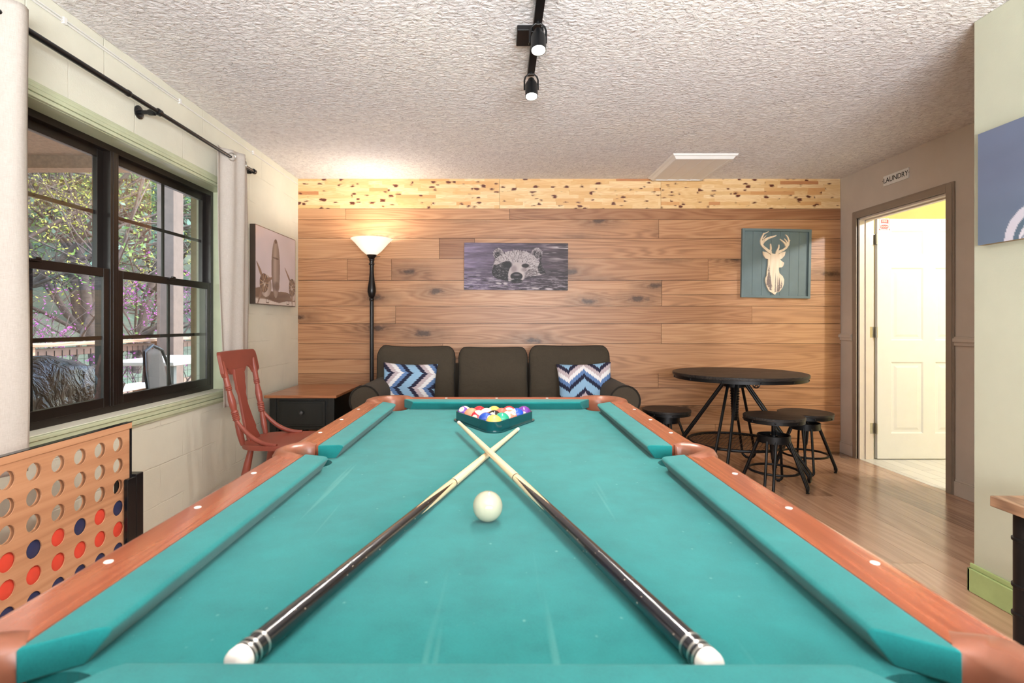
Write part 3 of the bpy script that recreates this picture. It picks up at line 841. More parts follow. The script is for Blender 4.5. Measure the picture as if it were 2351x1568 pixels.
# ------------------------------------------------------------------ pool table
ZR = .805; ZF = .767; TYC = 1.450
HXN, HYN = .4265, .902
XW, YW = .4925, .968
XO, YO = .575, 1.048
TBL_YAW = R(-.2)
def felt_mat(name, c, wear=False):
    g = G(name, .92, 0, .15); co = g.coord()
    fine = g.noise(co, 420, 3, .7); med = g.noise(co, 16, 4, .6); blot = g.noise(co, 3.2, 3, .5)
    t = g.math('ADD', g.math('MULTIPLY', fine, .35), g.math('ADD', g.math('MULTIPLY', med, .4), g.math('MULTIPLY', blot, .25)))
    lo = tuple(x*.80 for x in c[:3])+(1,); hi = tuple(min(1, x*1.22) for x in c[:3])+(1,)
    cc = g.ramp(t, [(.34, lo), (.66, hi)])
    if wear:
        sp = g.voro(g.mapping(co, scale=(1, .8, 1)), 26)
        sp = g.ramp(g.math('ADD', sp, g.math('MULTIPLY', g.noise(co, 60, 2), .10)), [(.07, (1, 1, 1)), (.12, (0, 0, 0))])
        cc = g.mix(g.math('MULTIPLY', sp, .2), cc, S(160, 205, 190))
        lines = g.noise(g.mapping(co, rot=(0, 0, .5), scale=(30, .8, 1)), 1, 2, .6)
        cc = g.mix(g.math('MULTIPLY', g.ramp(lines, [(.68, (0, 0, 0)), (.73, (1, 1, 1))]), .07), cc, S(160, 210, 195))
    g.col(cc); g.bump(fine, .25, .001); g.b.inputs['Sheen Weight'].default_value = .12
    return g.m
M['felt'] = felt_mat('teal_felt', S(22, 105, 104), True)
M['felt_c'] = felt_mat('teal_cushion_felt', S(20, 103, 102))
M['casting'] = plain('tan_brown_pocket_casting', S(126, 76, 56), .3, 0, .05, 20)
M['sight'] = plain('pearl_sight', S(240, 228, 220), .3, 0, .02)
M['cabinet'] = wood('dark_red_cabinet_wood', S(74, 34, 24), S(104, 52, 36), S(128, 66, 46), 'Y', .4, .8, 10, 10, coat=.2, contrast=.5)

pool = thing('pool_table', 'pool table with teal cloth and reddish wooden rails filling the foreground', 'pool table', (-.007, TYC, 0), TBL_YAW)
# playing surface : outline with pocket notches
CX, CY, CR = .452, .928, .062      # corner pocket centre, radius
SX, SR = .492, .052
poly = []
def arc(cx, cy, r, a0, a1, n=14):
    return [(cx+r*math.cos(R(a0+(a1-a0)*k/n)), cy+r*math.sin(R(a0+(a1-a0)*k/n))) for k in range(n+1)]
EX, EY = .50, .975
poly += arc(CX, CY, CR, 312, 138)            # right far corner (x+, y+) going from side to end
poly += arc(-CX, CY, CR, 42, -132)
poly += arc(-SX, 0, SR, 85, -85)
poly += arc(-CX, -CY, CR, 132, -42)
poly += arc(CX, -CY, CR, 222, 48)
poly += arc(SX, 0, SR, 265, 95)
m = MB(); m.prism(poly, lambda u, v, h: (u, v, h), ZF-.03, ZF)
m.build('cloth_bed', M['felt'], pool, smooth=0)
# cushions
prof = [(0, 0), (.054, -.0015), (.062, -.003), (.066, -.008), (.063, -.014), (.046, -.0385), (0, -.0385)]
def cushion_side(sx, ya, yb, ca, cb):
    """sx side sign; runs ya..yb (nose extents), ca/cb how much longer the back edge is at either end"""
    m = MB(); rows_ = []
    N = 24
    for i in range(N+1):
        t = i/N
        rows_.append([(sx*(XW-u), (ya-ca*(1-u/.066))*(1-t)+(yb+cb*(1-u/.066))*t, ZR+d) for u, d in prof])
    n = len(prof); vs = [p for r_ in rows_ for p in r_]
    fs = [(i*n+k, i*n+(k+1) % n, (i+1)*n+(k+1) % n, (i+1)*n+k) for i in range(N) for k in range(n)]
    fs += [tuple(range(n)), tuple(N*n+k for k in range(n-1, -1, -1))]
    m.add(vs, fs); return m.build('cushion', M['felt_c'], pool, smooth=38, bevel=.003, seg=2)
for sx in (-1, 1):
    cushion_side(sx, .066, HYN-.062, .018, .05)
    cushion_side(sx, -(HYN-.062), -.066, .05, .018)
for sy in (-1, 1):
    m = MB(); rows_ = []; N = 20
    for i in range(N+1):
        t = i/N*2-1
        rows_.append([(t*((HXN-.062)+.05*(1-u/.066)), sy*(YW-u), ZR+d-.0025*(sy > 0)*math.sin(PI*(t*.5+.5))*(u/.066)) for u, d in prof])
    n = len(prof); vs = [p for r_ in rows_ for p in r_]
    fs = [(i*n+k, i*n+(k+1) % n, (i+1)*n+(k+1) % n, (i+1)*n+k) for i in range(N) for k in range(n)]
    fs += [tuple(range(n)), tuple(N*n+k for k in range(n-1, -1, -1))]
    m.add(vs, fs); m.build('cushion', M['felt_c'], pool, smooth=38, bevel=.003)
# wooden top rails
rw = XO-XW
railp = [(0, -.045), (0, 0), (rw-.016, 0)]+[(rw-.016+.016*math.sin(R(15*k)), -.016+.016*math.cos(R(15*k))) for k in range(1, 7)]+[(rw, -.045)]
for sx in (-1, 1):
    for y0, y1 in ((.062, .875), (-.875, -.062)):
        m = MB(); m.prism(railp, lambda u, v, h, sx=sx: (sx*(XW+u), h, ZR+v), y0, y1)
        m.build('top_rail', M['rail_wood'], pool, smooth=40)
for sy in (-1, 1):
    m = MB(); m.prism(railp, lambda u, v, h, sy=sy: (h, sy*(YW+u), ZR+v), -.395, .395)
    m.build('top_rail', M['rail_wood_x'], pool, smooth=40)
# sights
for sx in (-1, 1):
    for k in (-3, -2, -1, 1, 2, 3):
        m = MB(); m.lathe([(0, .0062), (.0006, .0060)], (sx*.545, k*.2275, ZR), n=20); m.build('rail_sight', M['sight'], pool)
for sy in (-1, 1):
    for k in (-1, 0, 1):
        m = MB(); m.lathe([(0, .0062), (.0006, .0060)], (k*.229, sy*1.0, ZR), n=20); m.build('rail_sight', M['sight'], pool)
# pocket castings : swept C-shaped collars
def collar(cx, cy, adir, half, ri, ro, lift, flat):
    m = MB(); n = 40
    P = [(ri, -.075), (ri, -.012), (ri+.004, -.003), (ri+.012, lift), (ro-.022, lift+.001), (ro-.008, lift-.004), (ro-.001, lift-.016), (ro, -.05), (ro-.004, -.055), (ri+.010, -.075)]
    k_ = len(P); vs = []
    for i in range(n+1):
        t = -1+2*i/n; a = adir+t*half
        e = 1-max(0, abs(t)-.8)/.2*.35      # thin out to the tips
        for r, z in P:
            rr_ = ri+(r-ri)*e
            if flat: rr_ = min(rr_, ri+(r-ri)*e*(1+.12*math.cos((a-adir)*2)))
            zz = z if z < -.02 else z*(1 if abs(t) < .75 else 1-(abs(t)-.75)/.25*1.0)
            vs.append((cx+rr_*math.cos(a), cy+rr_*math.sin(a), ZR+zz))
    fs = [(i*k_+q, i*k_+(q+1) % k_, (i+1)*k_+(q+1) % k_, (i+1)*k_+q) for i in range(n) for q in range(k_)]
    fs += [tuple(range(k_)), tuple(n*k_+q for q in range(k_-1, -1, -1))]
    m.add(vs, fs); o = m.build('pocket_casting', M['casting'], pool, smooth=50)
    return o
for sx in (-1, 1):
    for sy in (-1, 1):
        a = math.atan2(sy, sx)
        c = collar(sx*.455, sy*.931, a, R(101), .060, .125, .008, True)
        m = MB(); m.lathe([(-.19, .02), (-.188, .058), (-.09, .066), (-.075, .064)], (sx*.455, sy*.931, ZR), n=24, caps=False); m.add([], [])
        m.build('pocket_cup', M['black_metal'], c, recalc=False)
    c = collar(sx*.495, 0, 0 if sx > 0 else PI, R(84), .050, .097, .007, False)
    m = MB(); m.lathe([(-.19, .02), (-.188, .05), (-.09, .056), (-.075, .054)], (sx*.495, 0, ZR), n=24, caps=False)
    m.build('pocket_cup', M['black_metal'], c, recalc=False)
# cabinet and legs
m = MB()
for sx in (-1, 1):
    a, b = sorted((sx*.525, sx*.56)); m.box(a, b, -1.03, 1.03, .60, ZR-.046)
for sy in (-1, 1):
    a, b = sorted((sy*1.0, sy*1.03)); m.box(-.56, .56, a, b, .60, ZR-.046)
m.box(-.54, .54, -1.01, 1.01, .585, .600)
m.build('cabinet', M['cabinet'], pool, smooth=0, bevel=.004)
for sx in (-1, 1):
    for sy in (-1, 1):
        m = MB(); m.lathe([(0, .05), (.02, .055), (.04, .045), (.30, .06), (.5, .078), (.55, .085), (.585, .085)], (sx*.42, sy*.85, 0), n=20)
        m.build('leg', M['cabinet'], pool)

# ------------------------------------------------------------------ balls
BR = .0286
def ball_mat(name, c, kind):
    g = G(name, .06, 0, .5); co = g.coord(); z = g.sep(co)
    ivory = S(212, 200, 178)
    if kind == 'stripe':
        band = g.math('LESS_THAN', g.math('ABSOLUTE', z[0]), BR*.56); base = g.mix(band, ivory, c)
    else: base = c
    if kind != 'cue':
        d = g.math('DIVIDE', z[2], BR)
        base = g.mix(g.math('GREATER_THAN', g.math('ABSOLUTE', d), .915), base, ivory)
    g.col(base); g.coat(.5, .03); return g.m
cols = {1: S(238, 176, 84), 2: S(20, 62, 152), 3: S(226, 92, 78), 4: S(98, 46, 130), 5: S(240, 128, 98), 6: S(22, 140, 112), 7: S(176, 30, 44), 8: S(28, 22, 22),
        9: S(238, 176, 84), 10: S(24, 66, 170), 11: S(186, 26, 46), 12: S(92, 50, 140), 13: S(238, 112, 88), 14: S(200, 70, 60), 15: S(206, 40, 56)}
def make_ball(num, label, loc, rot, c, kind):
    o = MB(); o.sphere((0, 0, 0), BR, 40, 24)
    b = o.build('pool_ball', ball_mat('ball_%s' % ('cue' if num == 0 else num), c, kind), None, smooth=180)
    b.location = loc; b.rotation_euler = rot
    tag(b, label, 'pool ball', None if num == 0 else 'racked pool balls')
    if num:
        for s in (1, -1):
            me = text_mesh(str(num), .0125, 0)
            if s < 0: me.transform(Matrix.Rotation(PI, 4, 'X'))
            for v in me.vertices:
                q = Vector((v.co.x, v.co.y, s*math.sqrt(max(0, BR*BR-v.co.x**2-v.co.y**2)))); v.co = q.normalized()*(BR*1.004)
            me.materials.clear(); me.materials.append(M['black_metal'])
            t = bpy.data.objects.new('number', me); COL.objects.link(t); t.parent = b
    return b
cue = make_ball(0, 'ivory cue ball alone on the cloth between the two crossed cues', (-.0185, 1.030, ZF+BR), (0, 0, 0), S(156, 157, 136), 'cue')
cue.name = 'cue_ball'
rack_x, apex_y = -.0125, 1.893
d = BR*2*1.002; dy = d*math.sqrt(3)/2
rackset = [
 [(1, 'solid', 'yellow pool ball at the front tip of the triangle rack', (R(115), R(35), 0))],
 [(2, 'solid', 'solid blue pool ball behind the yellow front ball, on the left', (R(60), R(-40), 1)), (6, 'solid', 'solid green pool ball behind the yellow front ball, on the right', (R(120), R(40), 0))],
 [(11, 'stripe', 'red striped pool ball at the left end of the third row of the rack', (R(70), R(-62), R(-12))), (8, 'solid', 'black eight ball in the middle of the triangle rack', (R(50), R(-38), R(10))), (13, 'stripe', 'orange striped pool ball at the right end of the third row', (R(40), R(12), R(38)))],
 [(5, 'solid', 'salmon orange solid pool ball at the left end of the fourth row', (R(150), R(30), 0)), (14, 'stripe', 'pool ball with its ivory side up in the fourth row, left of the pink one', (R(40), R(80), 0)), (3, 'solid', 'pinkish red solid pool ball in the fourth row, beside the ivory-topped one', (R(140), R(20), 0)), (10, 'stripe', 'blue pool ball at the right end of the fourth row', (R(120), R(15), R(20)))],
 [(12, 'stripe', 'purple and ivory striped pool ball at the back left corner of the rack', (R(20), R(-42), R(28))), (7, 'solid', 'dark red pool ball in the back row, second from the left', (R(150), R(40), 0)), (9, 'stripe', 'yellow pool ball in the middle of the back row', (R(160), R(8), 0)), (15, 'stripe', 'light red striped pool ball in the back row, second from the right', (R(64), R(6), R(90))), (4, 'solid', 'solid purple pool ball at the back right corner of the rack', (R(95), R(75), 0))],
]
for r_, row in enumerate(rackset):
    for k, (num, kind, lab, rot) in enumerate(row):
        make_ball(num, lab, (rack_x+(k-r_/2)*d, apex_y+r_*dy, ZF+BR), rot, cols[num], kind)
# triangle rack : black plastic, the cloth's teal reflection put into its colour
M['rack'] = plain('black_plastic_cloth_reflection', S(10, 62, 66), .12, 0, .04, 5)
rk = thing('ball_rack', 'dark glossy triangle rack holding the fifteen balls', 'rack', (rack_x, apex_y, ZF+.0008))
def rrect(off, cr):
    """rounded triangle outline offset outward by off from the ball-centre triangle"""
    A = [Vector((0, 0)), Vector((2*d, 4*dy)), Vector((-2*d, 4*dy))]; pts = []
    for i, (a0, a1) in enumerate(((210, 330), (-30, 90), (90, 210))):
        for q in range(13):
            a = R(a0+(a1-a0)*q/12); pts.append((A[i].x+off*math.cos(a), A[i].y+off*math.sin(a)))
    return pts
def band(m, oi, oo, z0, z1):
    a = rrect(oi, 0); b = rrect(oo, 0); n = len(a)
    vs = [(x, y, z0) for x, y in a]+[(x, y, z1) for x, y in a]+[(x, y, z1) for x, y in b]+[(x, y, z0) for x, y in b]
    fs = []
    for i in range(n):
        j = (i+1) % n
        for q in range(4):
            p = (q+1) % 4; fs.append((q*n+i, q*n+j, p*n+j, p*n+i))
    m.add(vs, fs)
m = MB(); band(m, BR+.0005, BR+.0045, .003, .037); m.build('rack_wall', M['rack'], rk, smooth=40, bevel=.0008)
m = MB(); band(m, BR+.0035, BR+.0135, 0, .0045); m.build('base_flange', M['rack'], rk, smooth=40, bevel=.001)

# ------------------------------------------------------------------ cues (local X runs butt -> tip)
def cue_mat(name, black):
    g = G(name, .18, 0, .5); co = g.coord(); x, y, z = g.sep(co)
    th = g.math('ARCTAN2', z, y)
    tri = g.math('MULTIPLY', g.math('ABSOLUTE', g.math('SUBTRACT', g.math('FRACT', g.math('ADD', g.math('MULTIPLY', th, 4/(2*PI)), .5)), .5)), 2.0)
    lim = g.math('MULTIPLY_ADD', tri, .20, .475)       # black spears reach up between wood points
    blk = g.math('LESS_THAN', x, lim)
    veneer = g.math('LESS_THAN', x, g.math('ADD', lim, .006))
    grain = g.noise(g.mapping(co, scale=(3, 260, 260)), 1, 2, .6)
    maple = g.ramp(grain, [(.3, S(214, 176, 128)), (.7, S(240, 212, 172))])
    sp = g.voro(g.mapping(co, scale=(.5, 1, 1)), 120)
    spk = g.math('LESS_THAN', sp, .085)
    dark = g.mix(g.math('MULTIPLY', spk, .8), black, S(200, 180, 160))
    c = g.mix(veneer, maple, S(40, 40, 34)); c = g.mix(blk, c, dark)
    g.col(c); g.coat(.7, .04); return g.m
def make_cue(label, p0, p1, black, seed):
    p0 = Vector(p0); p1 = Vector(p1); L = (p1-p0).length
    root = thing('pool_cue', label, 'cue', p0, group='crossed cues')
    root.rotation_euler = (p1-p0).to_track_quat('X', 'Z').to_euler()
    rad = lambda x: .0145+(.0062-.0145)*max(0, min(1, x/L))**.9
    jx = .694
    m = MB(); m.lathe([(0.016, rad(0)), (.2, rad(.2)), (.4, rad(.4)), (.6, rad(.6)), (jx-.004, rad(jx))], (0, 0, 0), (1, 0, 0), 28); m.build('butt', cue_mat('cue_butt_'+str(seed), black), root)
    m = MB(); m.lathe([(jx-.0045, rad(jx)*1.01), (jx, rad(jx)*1.012)], (0, 0, 0), (1, 0, 0), 28); m.build('joint_ring', M['black_gloss'], root)
    m = MB(); m.lathe([(jx, rad(jx)), (.93, rad(.93)), (1.0, rad(1.0)), (L-.03, rad(L-.03))], (0, 0, 0), (1, 0, 0), 24); m.build('shaft', M['maple'], root)
    m = MB(); m.lathe([(L-.03, .0063), (L-.006, .0062)], (0, 0, 0), (1, 0, 0), 20); m.build('ferrule', M['sight'], root)
    m = MB(); m.lathe([(L-.006, .0061), (L-.002, .0058), (L, .003)], (0, 0, 0), (1, 0, 0), 20); m.build('tip', plain('leather_tip', S(190, 160, 130), .8), root)
    m = MB(); m.lathe([(-.001, .006), (0, .0105), (.003, .0135), (.007, .0146), (.016, .0146)], (0, 0, 0), (1, 0, 0), 24); m.build('bumper', plain('white_bumper', S(240, 230, 222), .5), root)
    m = MB()
    for a in (.018, .026, .040): m.lathe([(a, .0150), (a+.003, .0150)], (0, 0, 0), (1, 0, 0), 28)
    m.build('butt_rings', M['steel'], root)
    return root
M['maple'] = wood('maple_shaft', S(208, 170, 126), S(232, 202, 162), S(242, 216, 180), 'X', .28, .8, 60, 6, contrast=.35, bump=0, coat=.3)
make_cue('pool cue with black butt, lying lower left to upper right, under the other', (-.281, .572, ZF+.0146), (.0735, 1.897, ZF+.0064), S(14, 14, 16), 1)
make_cue('pool cue with black and bluish butt, lying on top from lower right to upper left', (.229, .566, ZF+.0150), (-.135, 1.875, ZF+.0335), S(12, 14, 24), 2)
# ------------------------------------------------------------------ soft forms
def cushion_mesh(m, w, h, t, n=18, puff=1.0, corner=.18, seed=0, dent=.0):
    """pillow-like block centred on origin: w along X, h along Z, t along Y"""
    def pt(u, v, sgn):
        # u,v in -1..1
        e = (1-abs(u)**4)*(1-abs(v)**4)
        th = t/2*(corner+(1-corner)*max(0, e)**.45)*puff
        pin = 1-.045*(abs(u*v)**1.5)*0
        wob = .012*mnoise.noise(Vector((u*2+seed, v*2, sgn*3)))*e
        sx = (1-.05*(1-abs(v)**2)*(abs(u)**6)*0)
        return (u*w/2*(1-.09*abs(v)**6*u*u), sgn*(th+wob), v*h/2*(1-.09*abs(u)**6*v*v))
    for sgn in (-1, 1):
        vs = []; fs = []
        for j in range(n+1):
            for i in range(n+1):
                u = math.sin((i/n-.5)*PI); v = math.sin((j/n-.5)*PI)
                vs.append(pt(u, v, sgn))
        for j in range(n):
            for i in range(n):
                fs.append((j*(n+1)+i, j*(n+1)+i+1, (j+1)*(n+1)+i+1, (j+1)*(n+1)+i))
        m.add(vs, fs)
    # side band
    ring = [(-1+2*i/n, -1) for i in range(n)]+[(1, -1+2*i/n) for i in range(n)]+[(1-2*i/n, 1) for i in range(n)]+[(-1, 1-2*i/n) for i in range(n)]
    ring = [(math.sin(u*PI/2), math.sin(v*PI/2)) for u, v in ring]
    vs = [pt(u, v, -1) for u, v in ring]+[pt(u, v, 1) for u, v in ring]; k = len(ring)
    m.add(vs, [(i, (i+1) % k, k+(i+1) % k, k+i) for i in range(k)])
    return [Vector(pt(u, v, -1)) for u, v in ring]

# ------------------------------------------------------------------ sofa
M['sofa'] = fabric('olive_brown_upholstery', S(66, 58, 48), .06, 900, .92, .3)
M['sofa_soft'] = fabric('olive_brown_cushion', S(70, 62, 51), .07, 900, .92, .95, fold=6)
M['piping'] = fabric('dark_piping', S(36, 32, 28), .05)
sofa = thing('sofa', 'olive brown three-cushion sofa with rolled arms against the wooden wall', 'sofa', (-.018, 4.30, 0))
m = MB(); m.box(-.86, .86, -.42, .40, .08, .30); m.build('base', M['sofa'], sofa, bevel=.02)
m = MB(); m.box(-.86, .86, .27, .45, .30, .80); m.build('back_frame', M['sofa'], sofa, bevel=.05, seg=4)
for sx in (-1, 1):
    m = MB(); ol = []
    for k in range(15):
        a = R(-30+250*k/14); ol.append((sx*(.905+.105*math.cos(a)), .605+.105*math.sin(a)))
    ol += [(sx*.80, .10), (sx*.97, .10)]
    m.prism(ol, lambda u, v, h: (u, h, v), -.55, .42)
    arm = m.build('arm', M['sofa'], sofa, bevel=.012, seg=3, smooth=50)
    m = MB(); m.tube([(u, -.553, v) for u, v in ol[:15]], .0055, 8); m.build('piping', M['piping'], arm)
for sx in (-.56, 0, .56):
    m = MB(); m.box(sx-.277, sx+.277, -.50, .24, .30, .47); m.build('seat_cushion', M['sofa_soft'], sofa, bevel=.05, seg=4)
bc = [(-.652, .652, .505, .0, -3), (-.018, .575, .50, -.004, 0), (.610, .672, .505, .006, 3)]
for i, (cx, w, h, dz, tilt) in enumerate(bc):
    m = MB(); ring = cushion_mesh(m, w, h, .22, 22, 1, .45, i*3.1)
    # soft slump of the top edge and corner ears
    def slump(p, i=i, w=w, h=h):
        u = p[0]/(w/2); v = p[2]/(h/2)
        z = p[2]-(.022*(1-abs(u)**3)-.008)*max(0, v)**3
        x = p[0]*(1-.035*max(0, 1-abs(v))**1)
        if v > .6 and abs(u) > .85: z -= .03*(abs(u)-.85)/.15*(v-.6)/.4
        if i == 0 and u < -.6 and v > .5: z += .022*(1-abs(u+.8)/.2)*(v-.5) if abs(u+.8) < .2 else 0
        return (x, p[1], z)
    m.v = [slump(p) for p in m.v]
    o = m.build('back_cushion', M['sofa_soft'], sofa, smooth=60, merge=1e-4, subsurf=1)
    o.location = (cx, .17, .705+dz); o.rotation_euler = (R(-12), R(0), 0)
    mp = MB(); mp.tube([slump((p.x, p.y, p.z)) for p in ring], .0045, 6, closed=True)
    q = mp.build('piping', M['piping'], o)
for sx in (-.78, .78):
    for sy in (-.36, .34):
        m = MB(); m.lathe([(0, .022), (.08, .032)], (sx, sy, 0), n=14); m.build('foot', M['black_metal'], sofa)

# throw pillows : zig-zag flame pattern in blues, white, mauve, navy
def zig_mat(name, rot):
    g = G(name, .85, 0, .2); co = g.coord()
    v = g.sep(g.mapping(co, rot=(0, rot, 0)))
    u = g.math('MULTIPLY', v[0], 50.0)           # columns
    cidx = g.math('FLOOR', u); f = g.math('FRACT', u)
    def tri(q): return g.math('PINGPONG', q, 6.0)
    t0 = tri(cidx); t1 = tri(g.math('ADD', cidx, 1.0))
    slope = g.math('SUBTRACT', t1, t0)
    h = g.math('ADD', g.math('MULTIPLY', v[2], 27.0), g.math('MULTIPLY', g.math('MULTIPLY', slope, f), .8))
    h = g.math('ADD', h, g.math('MULTIPLY', t0, .45))
    k = g.math('FRACT', g.math('DIVIDE', g.math('FLOOR', h), 7.0))
    pal2 = [S(140, 176, 206), S(40, 42, 62), S(96, 126, 172), S(226, 224, 226), S(186, 172, 178), S(44, 42, 62), S(110, 114, 158)]
    g.col(g.ramp(k, [((i)/7, c) for i, c in enumerate(pal2)], 'CONSTANT'))
    g.bump(g.noise(co, 9, 3), .25, .01)
    return g.m
def pillow(label, loc, rot, mat, seed, w=.43, h=.43):
    m = MB(); n = 26
    for sgn in (-1, 1):
        def fn(a, b):
            u = math.sin((a-.5)*PI); v = math.sin((b-.5)*PI)
            e = max(0, (1-u*u)*(1-v*v))**.5
            pin = 1-.10*(1-e)*0
            sx = 1-.075*(1-v*v)*abs(u)**3; sz = 1-.075*(1-u*u)*abs(v)**3
            wr = .006*mnoise.noise(Vector((u*3+seed, v*3, sgn)))*(1-.4*e)
            return (u*w/2*sx, sgn*(.078*e**.75+.001)+wr, v*h/2*sz)
        m.grid(fn, n, n)
    o = m.build('throw_pillow', mat, None, smooth=180, merge=2e-3)
    o.location = loc; o.rotation_euler = rot
    return tag(o, label, 'pillow', 'zig-zag throw pillows')
pillow('zig-zag patterned blue and white throw pillow at the left end of the sofa', (-.69, 4.22, .625), (R(-20), R(2), R(4)), zig_mat('zigzag_side', R(90)), 1)
pillow('zig-zag patterned blue and white throw pillow at the right end of the sofa', (.685, 4.21, .625), (R(-18), R(-3), R(-6)), zig_mat('zigzag_up', 0), 5)

# ------------------------------------------------------------------ end table
M['cab_black'] = plain('black_cabinet_paint', S(18, 20, 17), .4, 0, .08)
et = thing('end_table', 'end table with brown wooden top and black base beside the sofa', 'end table', (-1.435, 4.285, 0))
m = MB(); m.box(-.265, .265, -.365, .365, .598, .62); m.build('table_top', M['top_wood'], et, bevel=.006)
m = MB(); m.box(-.23, .23, -.315, .32, .36, .598); m.box(-.238, -.19, -.325, -.27, .34, .598); m.box(.19, .238, -.325, -.27, .34, .598)
m.build('body', M['cab_black'], et, bevel=.003)
m = MB(); m.box(-.17, .17, -.326, -.30, .385, .575)
df = m.build('drawer_front', M['cab_black'], et, bevel=.004)
m = MB(); m.box(-.15, .15, -.329, -.325, .40, .56); m.build('drawer_bead', M['cab_black'], df, bevel=.003)
m = MB(); m.lathe([(0, .008), (.008, .007), (.014, .016), (.022, .017), (.028, .012), (.03, .004)], (0, -.329, .49), (0, -1, 0), 18); m.build('knob', plain('black_knob', S(58, 58, 58), .35), df)
for sx in (-1, 1):
    for sy in (-1, 1):
        m = MB(); m.box(sx*.20-.027, sx*.20+.027, sy*.29-.027, sy*.29+.027, 0, .37); m.build('leg', M['cab_black'], et, bevel=.004)
m = MB(); m.box(-.22, .22, -.30, .30, .13, .15); m.build('lower_shelf', M['cab_black'], et, bevel=.003)

# ------------------------------------------------------------------ floor lamp
fl_ = thing('floor_lamp', 'tall black torchiere floor lamp with lit white glass bowl shade', 'floor lamp', (-1.062, 4.56, 0))
M['lamp_black'] = plain('bronze_black_lamp', S(22, 17, 16), .3, .2, .05)
m = MB(); m.lathe([(0, .13), (.012, .13), (.025, .118), (.035, .07), (.05, .03), (.06, .018)], n=32); m.build('base', M['lamp_black'], fl_)
m = MB(); m.lathe([(.05, .0155), (1.35, .0155)], n=18)
for k in range(8):
    a = k*PI/4; m.tube([(.0155*math.cos(a), .0155*math.sin(a), .1), (.0155*math.cos(a), .0155*math.sin(a), 1.34)], .002, 5)
m.build('pole', M['lamp_black'], fl_)
m = MB(); m.lathe([(1.33, .018), (1.345, .022), (1.352, .022), (1.358, .017), (1.372, .026), (1.41, .036), (1.44, .035), (1.50, .025), (1.57, .018), (1.62, .017), (1.635, .018), (1.64, .025), (1.648, .025), (1.653, .018), (1.672, .019), (1.676, .024), (1.682, .024), (1.686, .02), (1.70, .03), (1.72, .042), (1.723, .042)], n=24); m.build('turned_column', M['lamp_black'], fl_)
m = MB(); m.tube([(.03, 0, 1.705), (.075, -.02, 1.705)], .003, 8); m.build('switch', M['black_metal'], fl_)
gs = G('frosted_lamp_glass', .35); gs.col(S(250, 244, 232)); gs.b.inputs['Emission Color'].default_value = S(255, 240, 214); gs.b.inputs['Emission Strength'].default_value = .75
gs.b.inputs['Transmission Weight'].default_value = 0
m = MB(); pr = [(1.718, .035), (1.73, .052), (1.755, .082), (1.79, .112), (1.825, .142), (1.845, .163), (1.856, .174)]
m.lathe(pr+[(z+.001, r-.005) for z, r in reversed(pr)], n=48, caps=False)
sh = m.build('lamp_shade', gs.m, fl_, smooth=80, recalc=True)
m = MB(); m.sphere((0, 0, 1.775), .03, 14, 10, (1, 1, 1.3)); m.build('bulb', emis('lamp_bulb', S(255, 236, 200), 30), fl_)
pd = bpy.data.lights.new('torchiere_light', 'POINT'); pd.energy = 17; pd.color = (1, .94, .87); pd.shadow_soft_size = .05
po = bpy.data.objects.new('torchiere_light', pd); COL.objects.link(po); po.location = (-1.062, 4.56, 1.81)

# ------------------------------------------------------------------ red wooden chair (faces +X)
M['red'] = plain('brick_red_chair_paint', S(142, 70, 56), .38, 0, .05, 6)
ch = thing('wooden_chair', 'brick red painted wooden chair with turned posts by the window', 'chair', (-1.255, 3.205, 0), R(90))
# local: front = -Y ... the chair is turned so that local -Y points to world... see rotation below
def L(x, y, z): return (x, y, z)      # local: x across, y back(+), z up
m = MB(); out = []
for k in range(40):
    a = 2*PI*k/40; c, s = math.cos(a), math.sin(a)
    r = 1/((abs(c)/.215)**3.2+(abs(s)/.215)**3.2)**(1/3.2)
    out.append((r*c*(1.0+(.06 if s < 0 else -.04)*abs(s)), r*s))
nv = len(out); vs = [(x, y, .435) for x, y in out]+[(x*1.01, y*1.01, .450) for x, y in out]+[(x, y, .462) for x, y in out]+[(x*.7, y*.7-.01, .455) for x, y in out]+[(x*.3, y*.3-.01, .452) for x, y in out]
fs = [tuple(range(nv-1, -1, -1))]
for l in range(4): fs += [(l*nv+i, l*nv+(i+1) % nv, (l+1)*nv+(i+1) % nv, (l+1)*nv+i) for i in range(nv)]
fs.append(tuple(4*nv+i for i in range(nv)))
m.add(vs, fs); m.build('seat', M['red'], ch, smooth=35)
def turned(m, p0, p1, prof, n=16):
    p0 = Vector(p0); p1 = Vector(p1); LL = (p1-p0).length
    m.lathe([(t*LL, r) for t, r in prof], p0, p1-p0, n)
def rings(t0, n, r, w=.012): 
    o = []
    for k in range(n): o += [(t0+k*w, r*.82), (t0+k*w+w*.3, r), (t0+k*w+w*.7, r)]
    return o
pp = [(0, .012), (.03, .015), (.14, .018), (.24, .016), (.29, .013)]+rings(.30, 5, .020, .022)+[(.42, .015), (.47, .019), (.54, .020), (.60, .016), (.655, .013)]+rings(.66, 3, .018, .02)+[(.73, .015), (.86, .016), (1.0, .013)]
for sx in (-1, 1):
    m = MB(); turned(m, (sx*.150, .185, .455), (sx*.190, .285, .93), pp); m.build('back_post', M['red'], ch)
